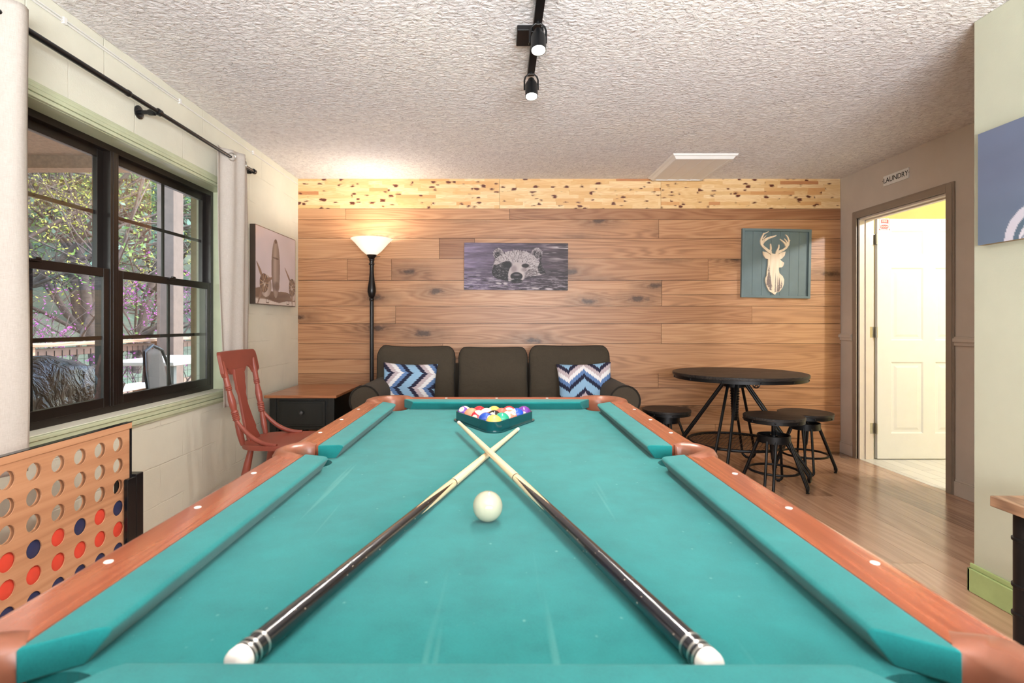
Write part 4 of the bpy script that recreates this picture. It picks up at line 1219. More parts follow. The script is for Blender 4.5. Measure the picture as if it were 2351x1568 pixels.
# crest rail, gently curved
def crest():
    top = [(-.205, .115), (-.218, .10), (-.222, .06), (-.222, -.005), (-.20, -.03), (-.175, -.03), (-.16, .0), (-.135, .018), (-.11, .012), (-.09, -.012), (-.07, -.022)]
    p = top+[(-x, z) for x, z in reversed(top)]
    q = []
    for i in range(len(p)):
        a, b = p[i], p[(i+1) % len(p)]; n = max(1, int(math.hypot(b[0]-a[0], b[1]-a[1])/.02))
        for k in range(n): q.append((a[0]+(b[0]-a[0])*k/n, a[1]+(b[1]-a[1])*k/n))
    return q
m = MB(); m.prism(crest(), lambda u, v, h: (u, .268+v*.21+h+.035*(1-(u/.22)**2), .868+v), -.011, .011)
m.build('crest_rail', M['red'], ch, bevel=.004, smooth=50)
sp = [(-.055, .41), (-.062, .37), (-.052, .34), (-.058, .31), (-.046, .28), (-.040, .24), (-.043, .16), (-.055, .09), (-.06, .06), (-.05, .04), (-.068, .0)]
sp = [(-.06, .42), (-.06, .36), (-.053, .335), (-.054, .30), (-.04, .27), (-.042, .2), (-.058, .11), (-.066, .07), (-.055, .055), (-.07, .02), (-.07, 0)]
spl = sp+[(-x, z) for x, z in reversed(sp)]
m = MB(); m.prism(spl, lambda u, v, h: (u, .19+v*.225+h+.03*math.sin(PI*v/.42)*.5, .458+v), -.008, .008); m.build('back_splat', M['red'], ch, bevel=.003)
for sx in (-1, 1):
    m = MB(); pts = []
    for k in range(15):
        t = k/14; y = .215-.24*t; z = .60-.138*(1-(1-t)**2.4); x = sx*(.168+.028*t)
        pts.append((x, y-.0*t, z))
    m.tube(pts, [.010+.003*math.sin(PI*k/14) for k in range(15)], 10); m.build('arm_brace', M['red'], ch)
lp = [(0, .012), (.12, .014), (.22, .019), (.35, .024), (.45, .021), (.5, .016), (.53, .021), (.58, .016), (.63, .022), (.8, .020), (1, .015)]
feet = {}
for sx in (-1, 1):
    for sy in (-1, 1):
        a = (sx*.205, sy*.20+(.015 if sy > 0 else -.015), .0); b = (sx*.145, sy*.14, .44); feet[(sx, sy)] = (Vector(a), Vector(b))
        m = MB(); turned(m, a, b, lp); m.build('leg', M['red'], ch)
for (p, q, t) in (((-1, -1), (-1, 1), .38), ((1, -1), (1, 1), .38), ((-1, -1), (1, -1), .55), ((-1, 1), (1, 1), .45)):
    a = feet[p][0].lerp(feet[p][1], t); b = feet[q][0].lerp(feet[q][1], t)
    m = MB(); turned(m, a, b, [(0, .008), (.3, .011), (.5, .014), (.7, .011), (1, .008)], 12); m.build('stretcher', M['red'], ch)

# ------------------------------------------------------------------ industrial bistro set
def hairpin(m, ang, rt, rb, zt, wt, wb, r, foot=.0):
    c, s = math.cos(ang), math.sin(ang)
    def P(rad, lat, z): return (rad*c-lat*s, rad*s+lat*c, z)
    pts = [P(rt, wt/2, zt)]
    zb = r+.002; rc = wb/2
    for k in range(1, 8): pts.append(P(rt+(rb-rt)*k/8, wt/2+(wb-wt)/2*k/8, zt+(zb+rc-zt)*k/8))
    for k in range(9):
        a = PI*k/8; pts.append(P(rb+ (0 if k in (0, 8) else .0), rc*math.cos(a), zb+rc-rc*math.sin(a)))
    for k in range(7, 0, -1): pts.append(P(rt+(rb-rt)*k/8, -(wt/2+(wb-wt)/2*k/8), zt+(zb+rc-zt)*k/8))
    pts.append(P(rt, -wt/2, zt)); m.tube(pts, r, 10)
def disc(m, rad, z0, z1, n=64): m.lathe([(z0, rad-.001), (z0+.003, rad), (z1-.003, rad), (z1, rad-.003)], n=n)
def rivets(m, rad, z, n, off=0.2):
    for k in range(n):
        a = off+2*PI*k/n; m.sphere((rad*math.cos(a), rad*math.sin(a), z), .0065, 8, 6)
BX = -.03
bt = thing('bistro_table', 'round black industrial bistro table against the wooden wall', 'table', (1.852, 4.15, 0), R(12))
ZT = .768
m = MB(); disc(m, .482, ZT-.022, ZT); m.build('table_top', M['dark_wood'], bt, smooth=30)
m = MB(); m.lathe([(ZT-.046, .474), (ZT-.022, .474), (ZT-.022, .46), (ZT-.046, .46)], n=64); rivets(m, .474, ZT-.034, 12); m.build('rim_band', M['black_metal'], bt, smooth=30)
m = MB(); m.lathe([(ZT-.11, .075), (ZT-.108, .08), (ZT-.046, .08)], n=32); hub = m.build('hub', M['black_metal'], bt, smooth=30); hub.location.x = BX
m = MB(); m.lathe([(.40, .014), (.405, .02), (.42, .024), (.60, .030), (.66, .034)], n=20)
for k in range(12): m.lathe([(.40+.02*k, .020+.001*k), (.405+.02*k, .027+.001*k), (.41+.02*k, .020+.001*k)], n=18)
m.build('lift_screw', M['black_gloss'], bt).location.x = BX
cw = MB(); yy = -.085
ring = [(.098+.026*math.cos(a), yy, ZT-.085+.026*math.sin(a)) for a in [2*PI*k/24 for k in range(24)]]
cw.tube(ring, .0045, 8, closed=True)
for k in range(5):
    a = 2*PI*k/5+PI/2; cw.tube([(.098, yy, ZT-.085), (.098+.026*math.cos(a), yy, ZT-.085+.026*math.sin(a))], .003, 6)
cw.tube([(.098, yy, ZT-.085), (.06, 0, ZT-.085)], .006, 8); cw.build('hand_wheel', M['black_gloss'], bt).rotation_euler = (0, 0, R(-12))
for k in range(4):
    m = MB(); hairpin(m, R(-138+90*k), .072, .50, ZT-.07, .06, .10, .0105); m.build('leg', M['black_metal'], bt).location.x = BX
m = MB(); RG = .335; m.tube([(RG*math.cos(2*PI*k/48), RG*math.sin(2*PI*k/48), .237) for k in range(48)], .011, 8, closed=True); fr_ = m.build('foot_ring', M['black_metal'], bt); fr_.location.x = BX
m = MB()
for k in range(-12, 13):
    o = k*.027
    if abs(o) < RG-.01:
        hL = math.sqrt(RG*RG-o*o)
        for dv in ((.7071, .7071), (.7071, -.7071)):
            n_ = (-dv[1], dv[0]); m.tube([(n_[0]*o-dv[0]*hL, n_[1]*o-dv[1]*hL, .237), (n_[0]*o+dv[0]*hL, n_[1]*o+dv[1]*hL, .237)], .0016, 4)
m.build('wire_mesh', M['black_metal'], fr_, smooth=0)

def make_stool(name, label, loc, rz, zs, RS=.196):
    st_ = thing(name, label, 'stool', loc, rz, group='industrial stools around the bistro table')
    m = MB(); disc(m, RS, zs-.018, zs, 48); m.build('seat', M['dark_wood'], st_, smooth=30)
    m = MB(); m.lathe([(zs-.042, RS-.004), (zs-.018, RS-.004), (zs-.018, RS-.012), (zs-.042, RS-.012)], n=48); rivets(m, RS-.004, zs-.03, 8, .5); m.lathe([(zs-.024, RS-.01), (zs-.019, RS-.01)], n=32)
    m.build('seat_band', M['black_metal'], st_, smooth=30)
    zc = .375
    m = MB(); m.lathe([(.20, .012), (.205, .015), (zs-.02, .015)], n=16); m.lathe([(.20, .016), (.23, .02), (zc-.055, .028), (zc-.05, .02)], n=16)
    m.build('screw_post', M['black_gloss'], st_)
    m = MB(); m.lathe([(zc-.052, .102), (zc-.05, .106), (zc-.002, .106), (zc, .104), (zc, .100), (zc-.05, .098)], n=40)
    for k in range(2):
        c, s = math.cos(k*PI/2+.4), math.sin(k*PI/2+.4); m.tube([(-.1*c, -.1*s, zc-.022), (.1*c, .1*s, zc-.022)], .008, 6)
    m.lathe([(zc-.04, .024), (zc-.005, .024)], n=16)
    m.build('collar', M['black_metal'], st_, smooth=35)
    for k in range(4):
        m = MB(); hairpin(m, R(-27+90*k), .092, .205, zc-.03, .055, .052, .009); m.lathe([(0, .012), (.006, .012)], (.205*math.cos(R(-27+90*k)), .205*math.sin(R(-27+90*k)), 0), n=10); m.build('leg', M['black_metal'], st_)
    m = MB(); q = .158; m.tube([(q*math.cos(2*PI*k/40), q*math.sin(2*PI*k/40), .13) for k in range(40)], .0085, 8, closed=True); m.build('foot_ring', M['black_metal'], st_)
    return st_
make_stool('bar_stool', 'black industrial stool nearest the camera, in front of the bistro table', (1.915, 3.74, 0), R(-8), .508)
make_stool('bar_stool', 'black industrial stool nearest the laundry doorway', (2.395, 4.20, 0), R(6), .455)
make_stool('bar_stool', 'black industrial stool left of the bistro table, half hidden by the pool table', (1.41, 4.50, 0), R(14), .430)

# ------------------------------------------------------------------ console table at the right edge
ct = thing('console_table', 'rustic wood and black pipe console table at the right edge of the photo', 'table', (1.81, 1.17, 0))
m = MB(); m.box(-.214, .20, -.58, .58, .552, .587); m.build('table_top', M['shelf_wood'], ct, bevel=.003)
m = MB(); m.box(-.135, .18, -.53, .53, .275, .305); m.build('lower_shelf', M['shelf_wood'], ct, bevel=.003)
for sx in (-.155, .16):
    for sy in (-.52, .52):
        m = MB(); m.lathe([(0, .030), (.552, .030)], (sx, sy, 0), n=20)
        for z in (.225, .315, .46): m.lathe([(z, .030), (z+.002, .0345), (z+.010, .0345), (z+.012, .030)], (sx, sy, 0), n=20)
        m.build('pipe_leg', M['black_metal'], ct)

# ------------------------------------------------------------------ four-in-a-row game board (plane faces +X)
XB = -1.50
gb = thing('game_board', 'large wooden four-in-a-row game board standing by the window', 'game', (XB, 1.62, 0))
# grid columns : y = XB-based spacing
cs, rs_ = .0969, .0834
ycol0 = 1239*1.5/872      # world y of the rightmost (far) column
zrow0 = 1.145-(1021-742)*ycol0/1239
Y0 = ycol0-1.62
HR = .0292
ys = [Y0-cs*k for k in range(7)]; zs_ = [zrow0-rs_*k for k in range(6)]
ytop = 1.4715*1.5-1.62; ztop = 1.145-226*2.207/1239
ybot = ys[-1]-(ytop-ys[0]); zbot = zs_[-1]-.075
def panel(x0, x1):
    """board sheet with round holes built cell by cell"""
    m = MB(); n = 24
    for i, yc in enumerate(ys):
        for j, zc in enumerate(zs_):
            ya, yb = yc-cs/2, yc+cs/2; za, zb = zc-rs_/2, zc+rs_/2
            sq = []; ci = []
            for k in range(n):
                a = 2*PI*k/n; c, s = math.cos(a), math.sin(a); q = 1/max(abs(c), abs(s))
                sq.append((yc+cs/2*c*q, zc+rs_/2*s*q)); ci.append((yc+HR*c, zc+HR*s))
            vs = [(x1, y, z) for y, z in sq]+[(x1, y, z) for y, z in ci]+[(x0, y, z) for y, z in ci]+[(x0, y, z) for y, z in sq]
            fs = []
            for k in range(n):
                l = (k+1) % n
                for q in range(3): fs.append((q*n+k, q*n+l, (q+1)*n+l, (q+1)*n+k))
            m.add(vs, fs)
    Yc0, Yc1 = ys[-1]-cs/2, ys[0]+cs/2; Zc0, Zc1 = zs_[-1]-rs_/2, zs_[0]+rs_/2
    m.box(x0, x1, Yc1, ytop-.012, zbot, ztop-.026); m.box(x0, x1, ybot+.012, Yc0, zbot, ztop-.026)
    m.box(x0, x1, Yc0, Yc1, Zc1, ztop-.026); m.box(x0, x1, Yc0, Yc1, zbot, Zc0)
    return m
panel(-.001, .003).build('front_panel', M['game_wood'], gb, smooth=30, merge=0)
panel(-.014, -.010).build('back_panel', M['game_wood'], gb, smooth=30)
m = MB(); m.box(-.0165, .0055, ytop-.012, ytop, zbot, ztop); m.box(-.0165, .0055, ybot, ybot+.012, zbot, ztop)
m.build('side_frame', M['black_gloss'], gb, bevel=.001)
m = MB(); m.box(-.002, .0065, ybot, ytop-.001, ztop-.026, ztop-.002); m.box(-.0175, -.009, ybot, ytop-.001, ztop-.026, ztop-.002); m.build('top_strip', M['game_wood'], gb, bevel=.001)
m = MB(); m.box(-.018, .007, ybot, ytop, ztop-.002, ztop); m.build('top_edge', M['black_gloss'], gb)
m = MB(); m.box(-.010, -.001, ybot+.012, ytop-.012, zbot, zbot+.02); m.build('bottom_bar', M['game_wood'], gb)
for yy, nm in ((ytop, 1), (ybot, -1)):
    m = MB(); m.box(.006, .024, yy-.05 if nm > 0 else yy, yy if nm > 0 else yy+.05, 0, .52); m.box(-.035, -.017, yy-.05 if nm > 0 else yy, yy if nm > 0 else yy+.05, 0, .52)
    m.box(-.035, .024, yy if nm > 0 else yy-.045, yy+.045 if nm > 0 else yy, 0, .527); m.box(-.20, .17, yy-.02, yy+.03, 0, .03)
    m.build('stand_leg', M['black_gloss'], gb, bevel=.004)
disc_red = plain('red_game_disc', S(222, 74, 56), .45, 0, .03); disc_blue = plain('navy_game_disc', S(44, 52, 88), .45, 0, .03)
place_ = ['far right', 'second from the right', 'third from the right', 'fourth from the right', 'fifth from the right', 'sixth from the right', 'leftmost']
rowsn = {3: 'fourth row down', 4: 'fifth row down', 5: 'bottom row'}
lay = {3: 'brbrbrb'.replace('x', ''), 4: 'rrrrrrb', 5: 'bbbbbbr'}
lay[3] = 'brbrbrr'
for r_ in (3, 4, 5):
    for k in range(7):
        c = lay[r_][k]
        m = MB(); m.lathe([(0, HR+.008), (.001, HR+.0095), (.006, HR+.0095), (.007, HR+.008)], (0, 0, 0), (1, 0, 0), 32)
        o = m.build('game_disc', disc_red if c == 'r' else disc_blue)
        o.location = (XB-.0090, 1.62+ys[k], zs_[r_])
        tag(o, '%s disc in the game board, column %s, %s' % ('red' if c == 'r' else 'navy blue', place_[k], rowsn[r_]), 'game disc', 'discs in the four-in-a-row board')

# ------------------------------------------------------------------ track light
tl = thing('track_light', 'black ceiling track light with three lit spot heads', 'track light', (.17, 2.2, ZC))
m = MB(); m.box(-.0175, .0175, -.95, .56, -.022, 0); m.build('track', M['black_metal'], tl, bevel=.001)
m = MB(); m.box(-.085, -.02, .12, .255, -.024, 0); m.box(-.03, .03, .13, .245, -.026, -.001); m.build('power_feed', M['black_metal'], tl, bevel=.003)
lens = emis('lit_spot_lens', S(255, 244, 226), 45)
for k, y in enumerate((-.42, .06, .515)):
    tilt = R(-16)
    Mx = Matrix.Translation((0, y, -.055)) @ Matrix.Rotation(tilt, 4, 'X')
    def T(o): o.data.transform(Mx); return o
    m = MB(); m.lathe([(-.062, .0245), (-.06, .027), (-.012, .0305), (.03, .0305), (.034, .0285)][::1], (0, 0, -.045), (0, 0, 1), 28)
    m2 = MB(); m2.lathe([(-.105, .029), (-.105, .0315), (-.04, .0315), (-.03, .028), (-.015, .02), (.0, .014)], (0, 0, 0), (0, 0, 1), 28, caps=False)
    m2.lathe([(-.105, .029), (-.05, .026), (-.045, .02)], (0, 0, 0), (0, 0, 1), 28, caps=False)
    hd = T(m2.build('spot_head', M['black_metal'], tl, recalc=False))
    m3 = MB(); m3.tube([(-.034, 0, -.055), (-.034, 0, -.005), (-.028, 0, .012), (-.012, 0, .026), (.012, 0, .026), (.028, 0, .012), (.034, 0, -.005), (.034, 0, -.055)], .0042, 8)
    m3.tube([(0, 0, .024), (0, 0, .05)], .009, 10); m3.build('yoke', M['black_metal'], tl).data.transform(Matrix.Translation((0, y, -.055)))
    m4 = MB(); m4.lathe([(-.099, .0272), (-.096, .0265)], (0, 0, 0), (0, 0, 1), 24); T(m4.build('lens', lens, hd))
    sd_ = bpy.data.lights.new('spot_light', 'SPOT'); sd_.energy = 62; sd_.color = (1, .93, .84); sd_.spot_size = R(150); sd_.spot_blend = .8; sd_.shadow_soft_size = .022
    so = bpy.data.objects.new('spot_light', sd_); COL.objects.link(so)
    so.matrix_world = Matrix.Translation((.17, 2.2, ZC)) @ Mx @ Matrix.Translation((0, 0, -.108))

# ------------------------------------------------------------------ ceiling vent
cv = thing('ceiling_vent', 'white louvred return-air vent on the ceiling by the wooden wall', 'vent', (1.576, 4.42, ZC))
m = MB(); A, B = .248, .345
def fr4(m, o, i, z0, z1):
    a = [(-A+o, -B+o), (A-o, -B+o), (A-o, B-o), (-A+o, B-o)]; b = [(-A+i, -B+i), (A-i, -B+i), (A-i, B-i), (-A+i, B-i)]
    for k in range(4):
        l = (k+1) % 4; m.add([(*a[k], z0), (*a[l], z0), (*b[l], z1), (*b[k], z1)], [(0, 1, 2, 3)])
fr4(m, 0, .006, 0, -.012); fr4(m, .006, .016, -.012, -.016); fr4(m, .016, .03, -.016, -.034); fr4(m, .03, .05, -.034, -.036); fr4(m, .05, .054, -.036, -.028)
m.build('frame', M['white_plastic'], cv, smooth=0)
m = MB()
for k in range(4):
    x0 = -.194+k*.097; m.add([(x0+.004, -B+.054, -.026), (x0+.093, -B+.054, -.031), (x0+.093, B-.054, -.031), (x0+.004, B-.054, -.026)], [(0, 1, 2, 3)]); m.box(x0+.093, x0+.101, -B+.054, B-.054, -.033, -.02)
m.box(-.194, .194, -B+.05, B-.05, -.02, 0)
m.build('louvres', plain('vent_louvre', S(234, 230, 224), .5, 0, .01), cv, smooth=0)
# ------------------------------------------------------------------ wall art : pictures are colour grids on the canvas face
class Pic:
    def __init__(s, nu, nv, asp):
        s.nu, s.nv = nu, nv
        u = np.linspace(0, 1, nu+1); v = np.linspace(0, 1, nv+1)
        s.U, s.V = np.meshgrid(u, v); s.asp = asp
        s.C = np.zeros((nv+1, nu+1, 3))
        s.rs = np.random.RandomState(4)
    def fillc(s, c): s.C[:] = np.array(c)/255.
    def put(s, mask, c, a=1.0):
        mk = (mask.astype(float) if mask.dtype == bool else mask)*a
        s.C = s.C*(1-mk[..., None])+mk[..., None]*(np.array(c)/255. if not isinstance(c, np.ndarray) else c)
    def ell(s, cx, cy, rx, ry, rot=0, soft=.0):
        x = s.U-cx; y = (s.V-cy)/s.asp*1.0
        y = s.V-cy
        ca, sa = math.cos(rot), math.sin(rot)
        X = x*s.asp; Y = y
        xr = X*ca+Y*sa; yr = -X*sa+Y*ca
        d = np.sqrt((xr/(rx*s.asp))**2+(yr/ry)**2)
        return (d < 1) if not soft else np.clip((1+soft-d)/(2*soft), 0, 1)
    def poly(s, pts):
        inside = np.zeros(s.U.shape, bool); n = len(pts); j = n-1
        for i in range(n):
            xi, yi = pts[i]; xj, yj = pts[j]
            c = ((yi > s.V) != (yj > s.V)) & (s.U < (xj-xi)*(s.V-yi)/((yj-yi)+1e-12)+xi)
            inside ^= c; j = i
        return inside
    def line(s, a, b, w, w2=None):
        ax, ay = a[0]*s.asp, a[1]; bx, by = b[0]*s.asp, b[1]
        X = s.U*s.asp; Y = s.V; dx, dy = bx-ax, by-ay; L2 = dx*dx+dy*dy+1e-12
        t = np.clip(((X-ax)*dx+(Y-ay)*dy)/L2, 0, 1)
        d = np.hypot(X-ax-t*dx, Y-ay-t*dy); ww = w if w2 is None else w*(1-t)+w2*t
        return d < ww
    def noise(s, sx, sy, octv=3, seed=0):
        rs = np.random.RandomState(seed); out = 0; amp = 1; tot = 0
        for o in range(octv):
            gx, gy = int(sx*2**o)+2, int(sy*2**o)+2
            g = rs.rand(gy+1, gx+1); x = s.U*(gx-1); y = s.V*(gy-1)
            xi = np.minimum(x.astype(int), gx-1); yi = np.minimum(y.astype(int), gy-1); fx = x-xi; fy = y-yi
            fx = fx*fx*(3-2*fx); fy = fy*fy*(3-2*fy)
            out = out+amp*((g[yi, xi]*(1-fx)+g[yi, xi+1]*fx)*(1-fy)+(g[yi+1, xi]*(1-fx)+g[yi+1, xi+1]*fx)*fy); tot += amp; amp *= .55
        return out/tot
    def mesh(s, name, fn, mat, parent):
        """fn(u,v) -> xyz on the canvas face"""
        nu, nv = s.nu, s.nv
        vs = [fn(s.U[j, i], s.V[j, i]) for j in range(nv+1) for i in range(nu+1)]
        fs = [(j*(nu+1)+i, (j+1)*(nu+1)+i, (j+1)*(nu+1)+i+1, j*(nu+1)+i+1) for j in range(nv) for i in range(nu)]
        me = bpy.data.meshes.new(name); me.from_pydata(vs, [], fs); me.materials.append(mat)
        C = np.clip(s.C, 0, 1); lin = np.where(C < .04045, C/12.92, ((C+.055)/1.055)**2.4)
        ca = me.color_attributes.new('Col', 'FLOAT_COLOR', 'POINT')
        dat = np.ones(((nu+1)*(nv+1), 4), np.float32); dat[:, :3] = lin.reshape(-1, 3); ca.data.foreach_set('color', dat.ravel())
        o = bpy.data.objects.new(name, me); COL.objects.link(o); o.parent = parent
        return o
M['print'] = vcol('canvas_print', .55, 0, .1)
M['print_gloss'] = vcol('glossy_print', .10, .6)

# --- bear canvas
bw_, bh_ = .916, .415
be = thing('bear_canvas', 'black and white canvas print of a bear swimming, above the sofa', 'picture', (wx(1184.5), YB-.021, wz(613)))
be.rotation_euler = (0, R(.35), 0)
m = MB(); m.box(-bw_/2, bw_/2, -.028, 0, -bh_/2, bh_/2); m.build('canvas_frame', plain('canvas_edge', S(70, 62, 66), .7), be, bevel=.001)
p = Pic(420, 190, bw_/bh_); rs = np.random.RandomState(3)
def q(x, y): return ((x-60)/2230, (y-105)/980)
def Q(l): return [q(*t) for t in l]
w1 = p.noise(5, 26, 4, 1); w2 = p.noise(14, 70, 3, 2)
base = np.array([136, 122, 150])/255.*(1-p.U[..., None])+np.array([74, 60, 66])/255.*p.U[..., None]
base = base*(.62+.75*w1[..., None]); p.C = base
low = np.clip((p.V-.5)*3, 0, 1)
p.put(np.clip((w2-.56)*7, 0, 1)*(.25+.75*low), (206, 194, 204), .75)
p.put(np.clip((.42-w2)*7, 0, 1)*(.2+.8*low), (38, 32, 38), .7)
p.put((np.clip((p.noise(7, 36, 2, 9)-.56)*9, 0, 1))*np.clip((p.U-.72)*6, 0, 1)*np.clip((.5-p.V)*4, 0, 1), (226, 214, 216), .85)
head = p.poly(Q([(650, 720), (690, 560), (720, 450), (850, 345), (1000, 280), (1200, 255), (1400, 285), (1560, 370), (1660, 470), (1740, 600), (1815, 735), (1700, 770), (1600, 790), (1450, 800), (1350, 850), (1300, 900), (1200, 940), (1060, 905), (900, 885), (760, 850), (690, 800)]))
earL = p.ell(*q(795, 335), 112/2230, 118/980); earR = p.ell(*q(1620, 330), 118/2230, 128/980)
p.put(earL, (176, 164, 168)); p.put(earR, (176, 164, 168))
p.put(p.ell(*q(780, 380), 70/2230, 85/980, 0, .3), (34, 28, 34)); p.put(p.ell(*q(1600, 350), 70/2230, 80/980, 0, .3), (40, 32, 38)); p.put(p.ell(*q(1700, 390), 24/2230, 70/980, 0, .3), (40, 32, 38))
p.put(head, (196, 184, 186))
p.put(p.poly(Q([(650, 720), (690, 570), (780, 560), (900, 500), (1040, 520), (1060, 590), (1020, 680), (1000, 780), (1010, 900), (900, 885), (760, 850), (690, 800)])), (30, 26, 32))
p.put(p.poly(Q([(1640, 600), (1700, 470), (1740, 600), (1815, 735), (1700, 750), (1650, 690)])), (36, 30, 34))
p.put(p.poly(Q([(1450, 650), (1600, 640), (1640, 760), (1450, 800), (1350, 850), (1380, 720)])), (120, 108, 112), .7)
# fur strokes
for k in range(1300):
    x = rs.uniform(680, 1760); y = rs.uniform(230, 830)
    u, v = q(x, y); i = int(u*p.nu); j = int(v*p.nv)
    if not (head[j, i] or earL[j, i] or earR[j, i]): continue
    if 1020 < x < 1360 and y > 520: continue
    dx, dy = x-1190, y-760; L_ = math.hypot(dx, dy)+1; ln = rs.uniform(18, 52)
    a = rs.normal(0, .18); dx, dy = dx/L_*math.cos(a)-dy/L_*math.sin(a), dx/L_*math.sin(a)+dy/L_*math.cos(a)
    dark_zone = (x < 1010 and y > 540) or x > 1650
    edge = x < 1010 and 470 < y < 620
    c = (228, 218, 220) if rs.rand() < (.55 if edge else .22 if dark_zone else .5) else (60, 50, 56)
    p.put(p.line(q(x, y), q(x+dx*ln, y+dy*ln), .006, .001), c, .55 if not dark_zone else .45)
p.put(p.poly(Q([(1090, 560), (1180, 500), (1280, 540), (1330, 680), (1350, 830), (1300, 880), (1050, 880), (1010, 760), (1050, 650)])), (206, 192, 192), .9)
p.put(p.ell(*q(1130, 650), 60/2230, 70/980, 0, .4), (150, 134, 138), .7); p.put(p.ell(*q(1290, 700), 50/2230, 120/980, 0, .5), (226, 214, 212), .6)
p.put(p.ell(*q(985, 560), 95/2230, 70/980, 0, .25), (20, 16, 22)); p.put(p.ell(*q(960, 640), 60/2230, 20/980, 0, .4), (120, 112, 120), .5)
p.put(p.ell(*q(1375, 578), 78/2230, 42/980, 0, .2), (34, 26, 30)); p.put(p.ell(*q(1345, 660), 60/2230, 40/980, 0, .5), (140, 124, 126), .6)
p.put(p.ell(*q(1185, 800), 128/2230, 84/980, 0, .08), (20, 15, 20)); p.put(p.ell(*q(1190, 770), 70/2230, 20/980, 0, .4), (150, 140, 146), .8)
p.put(p.ell(*q(1190, 900), 120/2230, 44/980, 0, .2), (18, 14, 18)); p.put(p.ell(*q(1110, 860), 34/2230, 18/980, 0, .4), (190, 180, 184), .7)
for k in range(140):
    x = rs.uniform(100, 2250); y = rs.uniform(830, 1080); ln = rs.uniform(30, 170)
    p.put(p.line(q(x, y), q(x+ln, y+rs.uniform(-8, 8)), .004, .002), (214, 202, 210) if rs.rand() < .5 else (46, 38, 44), .5)
for x, y, l in ((1500, 1050, 180), (1800, 1060, 170), (740, 950, 130), (900, 955, 90)):
    p.put(p.ell(*q(x+l/2, y), l/2/2230, 22/980, .12, .3), (228, 216, 220), .85)
p.C = np.clip((p.C-.06)*.92, 0, 1)
p.mesh('print', lambda u, v: ((u-.5)*bw_, -.0286, (.5-v)*bh_), M['print'], be)

# --- aeroplane print on the left wall (faces +X)
aw, ah = .765, .572
ap = thing('aeroplane_print', 'glossy sepia picture of a propeller aeroplane on the cream wall', 'picture', (XL+.001, 4.235, 1.570))
m = MB(); m.box(0, .040, -aw/2, aw/2, -ah/2, ah/2); m.build('picture_frame', plain('dark_walnut_edge', S(62, 50, 42), .4), ap, bevel=.0012)
p = Pic(220, 165, aw/ah)
p.fillc((206, 199, 208)); p.C *= (.93+.12*p.noise(2, 2, 2, 5))[..., None]
def gradell(cx, cy, rx, ry, c0, c1):
    mk = p.ell(cx, cy, rx, ry); t = np.clip((p.U-(cx-rx))/(2*rx), 0, 1); sh = np.clip(1-np.abs(t-.5)*1.5, 0, 1)[..., None]
    col = np.array(c1)/255.*(1-sh)+np.array(c0)/255.*sh
    p.C = np.where(mk[..., None], col, p.C)
p.put(p.V > .93, (214, 206, 200)); p.put((p.V > .915) & (p.V < .93), (150, 136, 124))
p.put(p.poly([(.0, .80), (.1, .78), (.3, .82), (.7, .80), (1, .84), (1, .92), (.75, .93), (.55, .965), (.4, .95), (.2, .92), (0, .91)]), (104, 84, 70))
p.put(p.poly([(.25, .83), (.75, .82), (.72, .91), (.5, .95), (.3, .92)]), (78, 60, 50))
gradell(.465, .50, .105, .40, (150, 136, 128), (92, 78, 72))
p.put(p.ell(.465, .13, .03, .03), (60, 50, 48)); p.put(p.ell(.465, .36, .075, .012), (70, 56, 52)); p.put(p.ell(.475, .74, .07, .05, 0, .5), (70, 56, 54)); p.put(p.ell(.44, .5, .03, .25, 0, .6), (186, 174, 168), .5)
for cx, cy, rx, ry in ((.19, .72, .115, .135), (.90, .725, .105, .145)):
    gradell(cx+.04, cy+.03, rx*1.15, ry*1.1, (196, 186, 180), (112, 94, 84))
    p.put(p.ell(cx, cy, rx*.86, ry*.92), (72, 58, 50))
    for k in range(11):
        a = 2*PI*k/11; p.put(p.line((cx, cy), (cx+rx*.8*math.cos(a), cy+ry*.85*math.sin(a)), .006), (170, 140, 110))
    p.put(p.ell(cx, cy, .03, .045), (196, 184, 176)); p.put(p.ell(cx, cy-.01, .014, .02), (120, 100, 84))
for a, b in (((.19, .70), (.03, .47)), ((.20, .70), (.385, .635)), ((.18, .74), (.05, .99))):
    mid_ = ((a[0]+b[0])/2, (a[1]+b[1])/2); p.put(p.line(a, mid_, .012, .03), (116, 94, 78)); p.put(p.line(mid_, b, .03, .010), (128, 104, 88))
for a, b in (((.90, .70), (.70, .46)), ((.91, .72), (1.0, .64)), ((.90, .74), (.90, .99))):
    mid_ = ((a[0]+b[0])/2, (a[1]+b[1])/2); p.put(p.line(a, mid_, .010, .022), (116, 94, 78)); p.put(p.line(mid_, b, .022, .008), (128, 104, 88))
for x in (.27, .78): p.put(p.line((x-.03, .92), (x-.03, .97), .006), (60, 48, 42)); p.put(p.line((x+.03, .92), (x+.03, .97), .006), (60, 48, 42)); p.put(p.line((x-.03, .97), (x+.03, .97), .006), (60, 48, 42))
p.put((p.U < .006) | (p.U > .994) | (p.V < .01) | (p.V > .99), (70, 58, 52))
o = p.mesh('print', lambda u, v: (.0406, (u-.5)*aw, (.5-v)*ah), M['print_gloss'], ap)
o.data.flip_normals()

# --- blue-grey canvas on the sage wall (faces -X)
cw_, chh = .80, .462
bc_ = thing('blue_canvas', 'blue-grey canvas with pale draped figure, cut by the right edge', 'picture', (XG-.0005, 1.845, 1.699))
m = MB(); m.box(-.030, 0, -cw_/2, cw_/2, -chh/2, chh/2); m.build('canvas_frame', plain('tan_canvas_side', S(160, 140, 108), .7), bc_, bevel=.001)
p = Pic(170, 100, cw_/chh)
p.fillc((100, 110, 134)); p.C *= (.94+.12*p.noise(3, 3, 3, 8))[..., None]; p.put(np.clip((p.V-.4)*1.2, 0, 1), (98, 120, 138), .6)
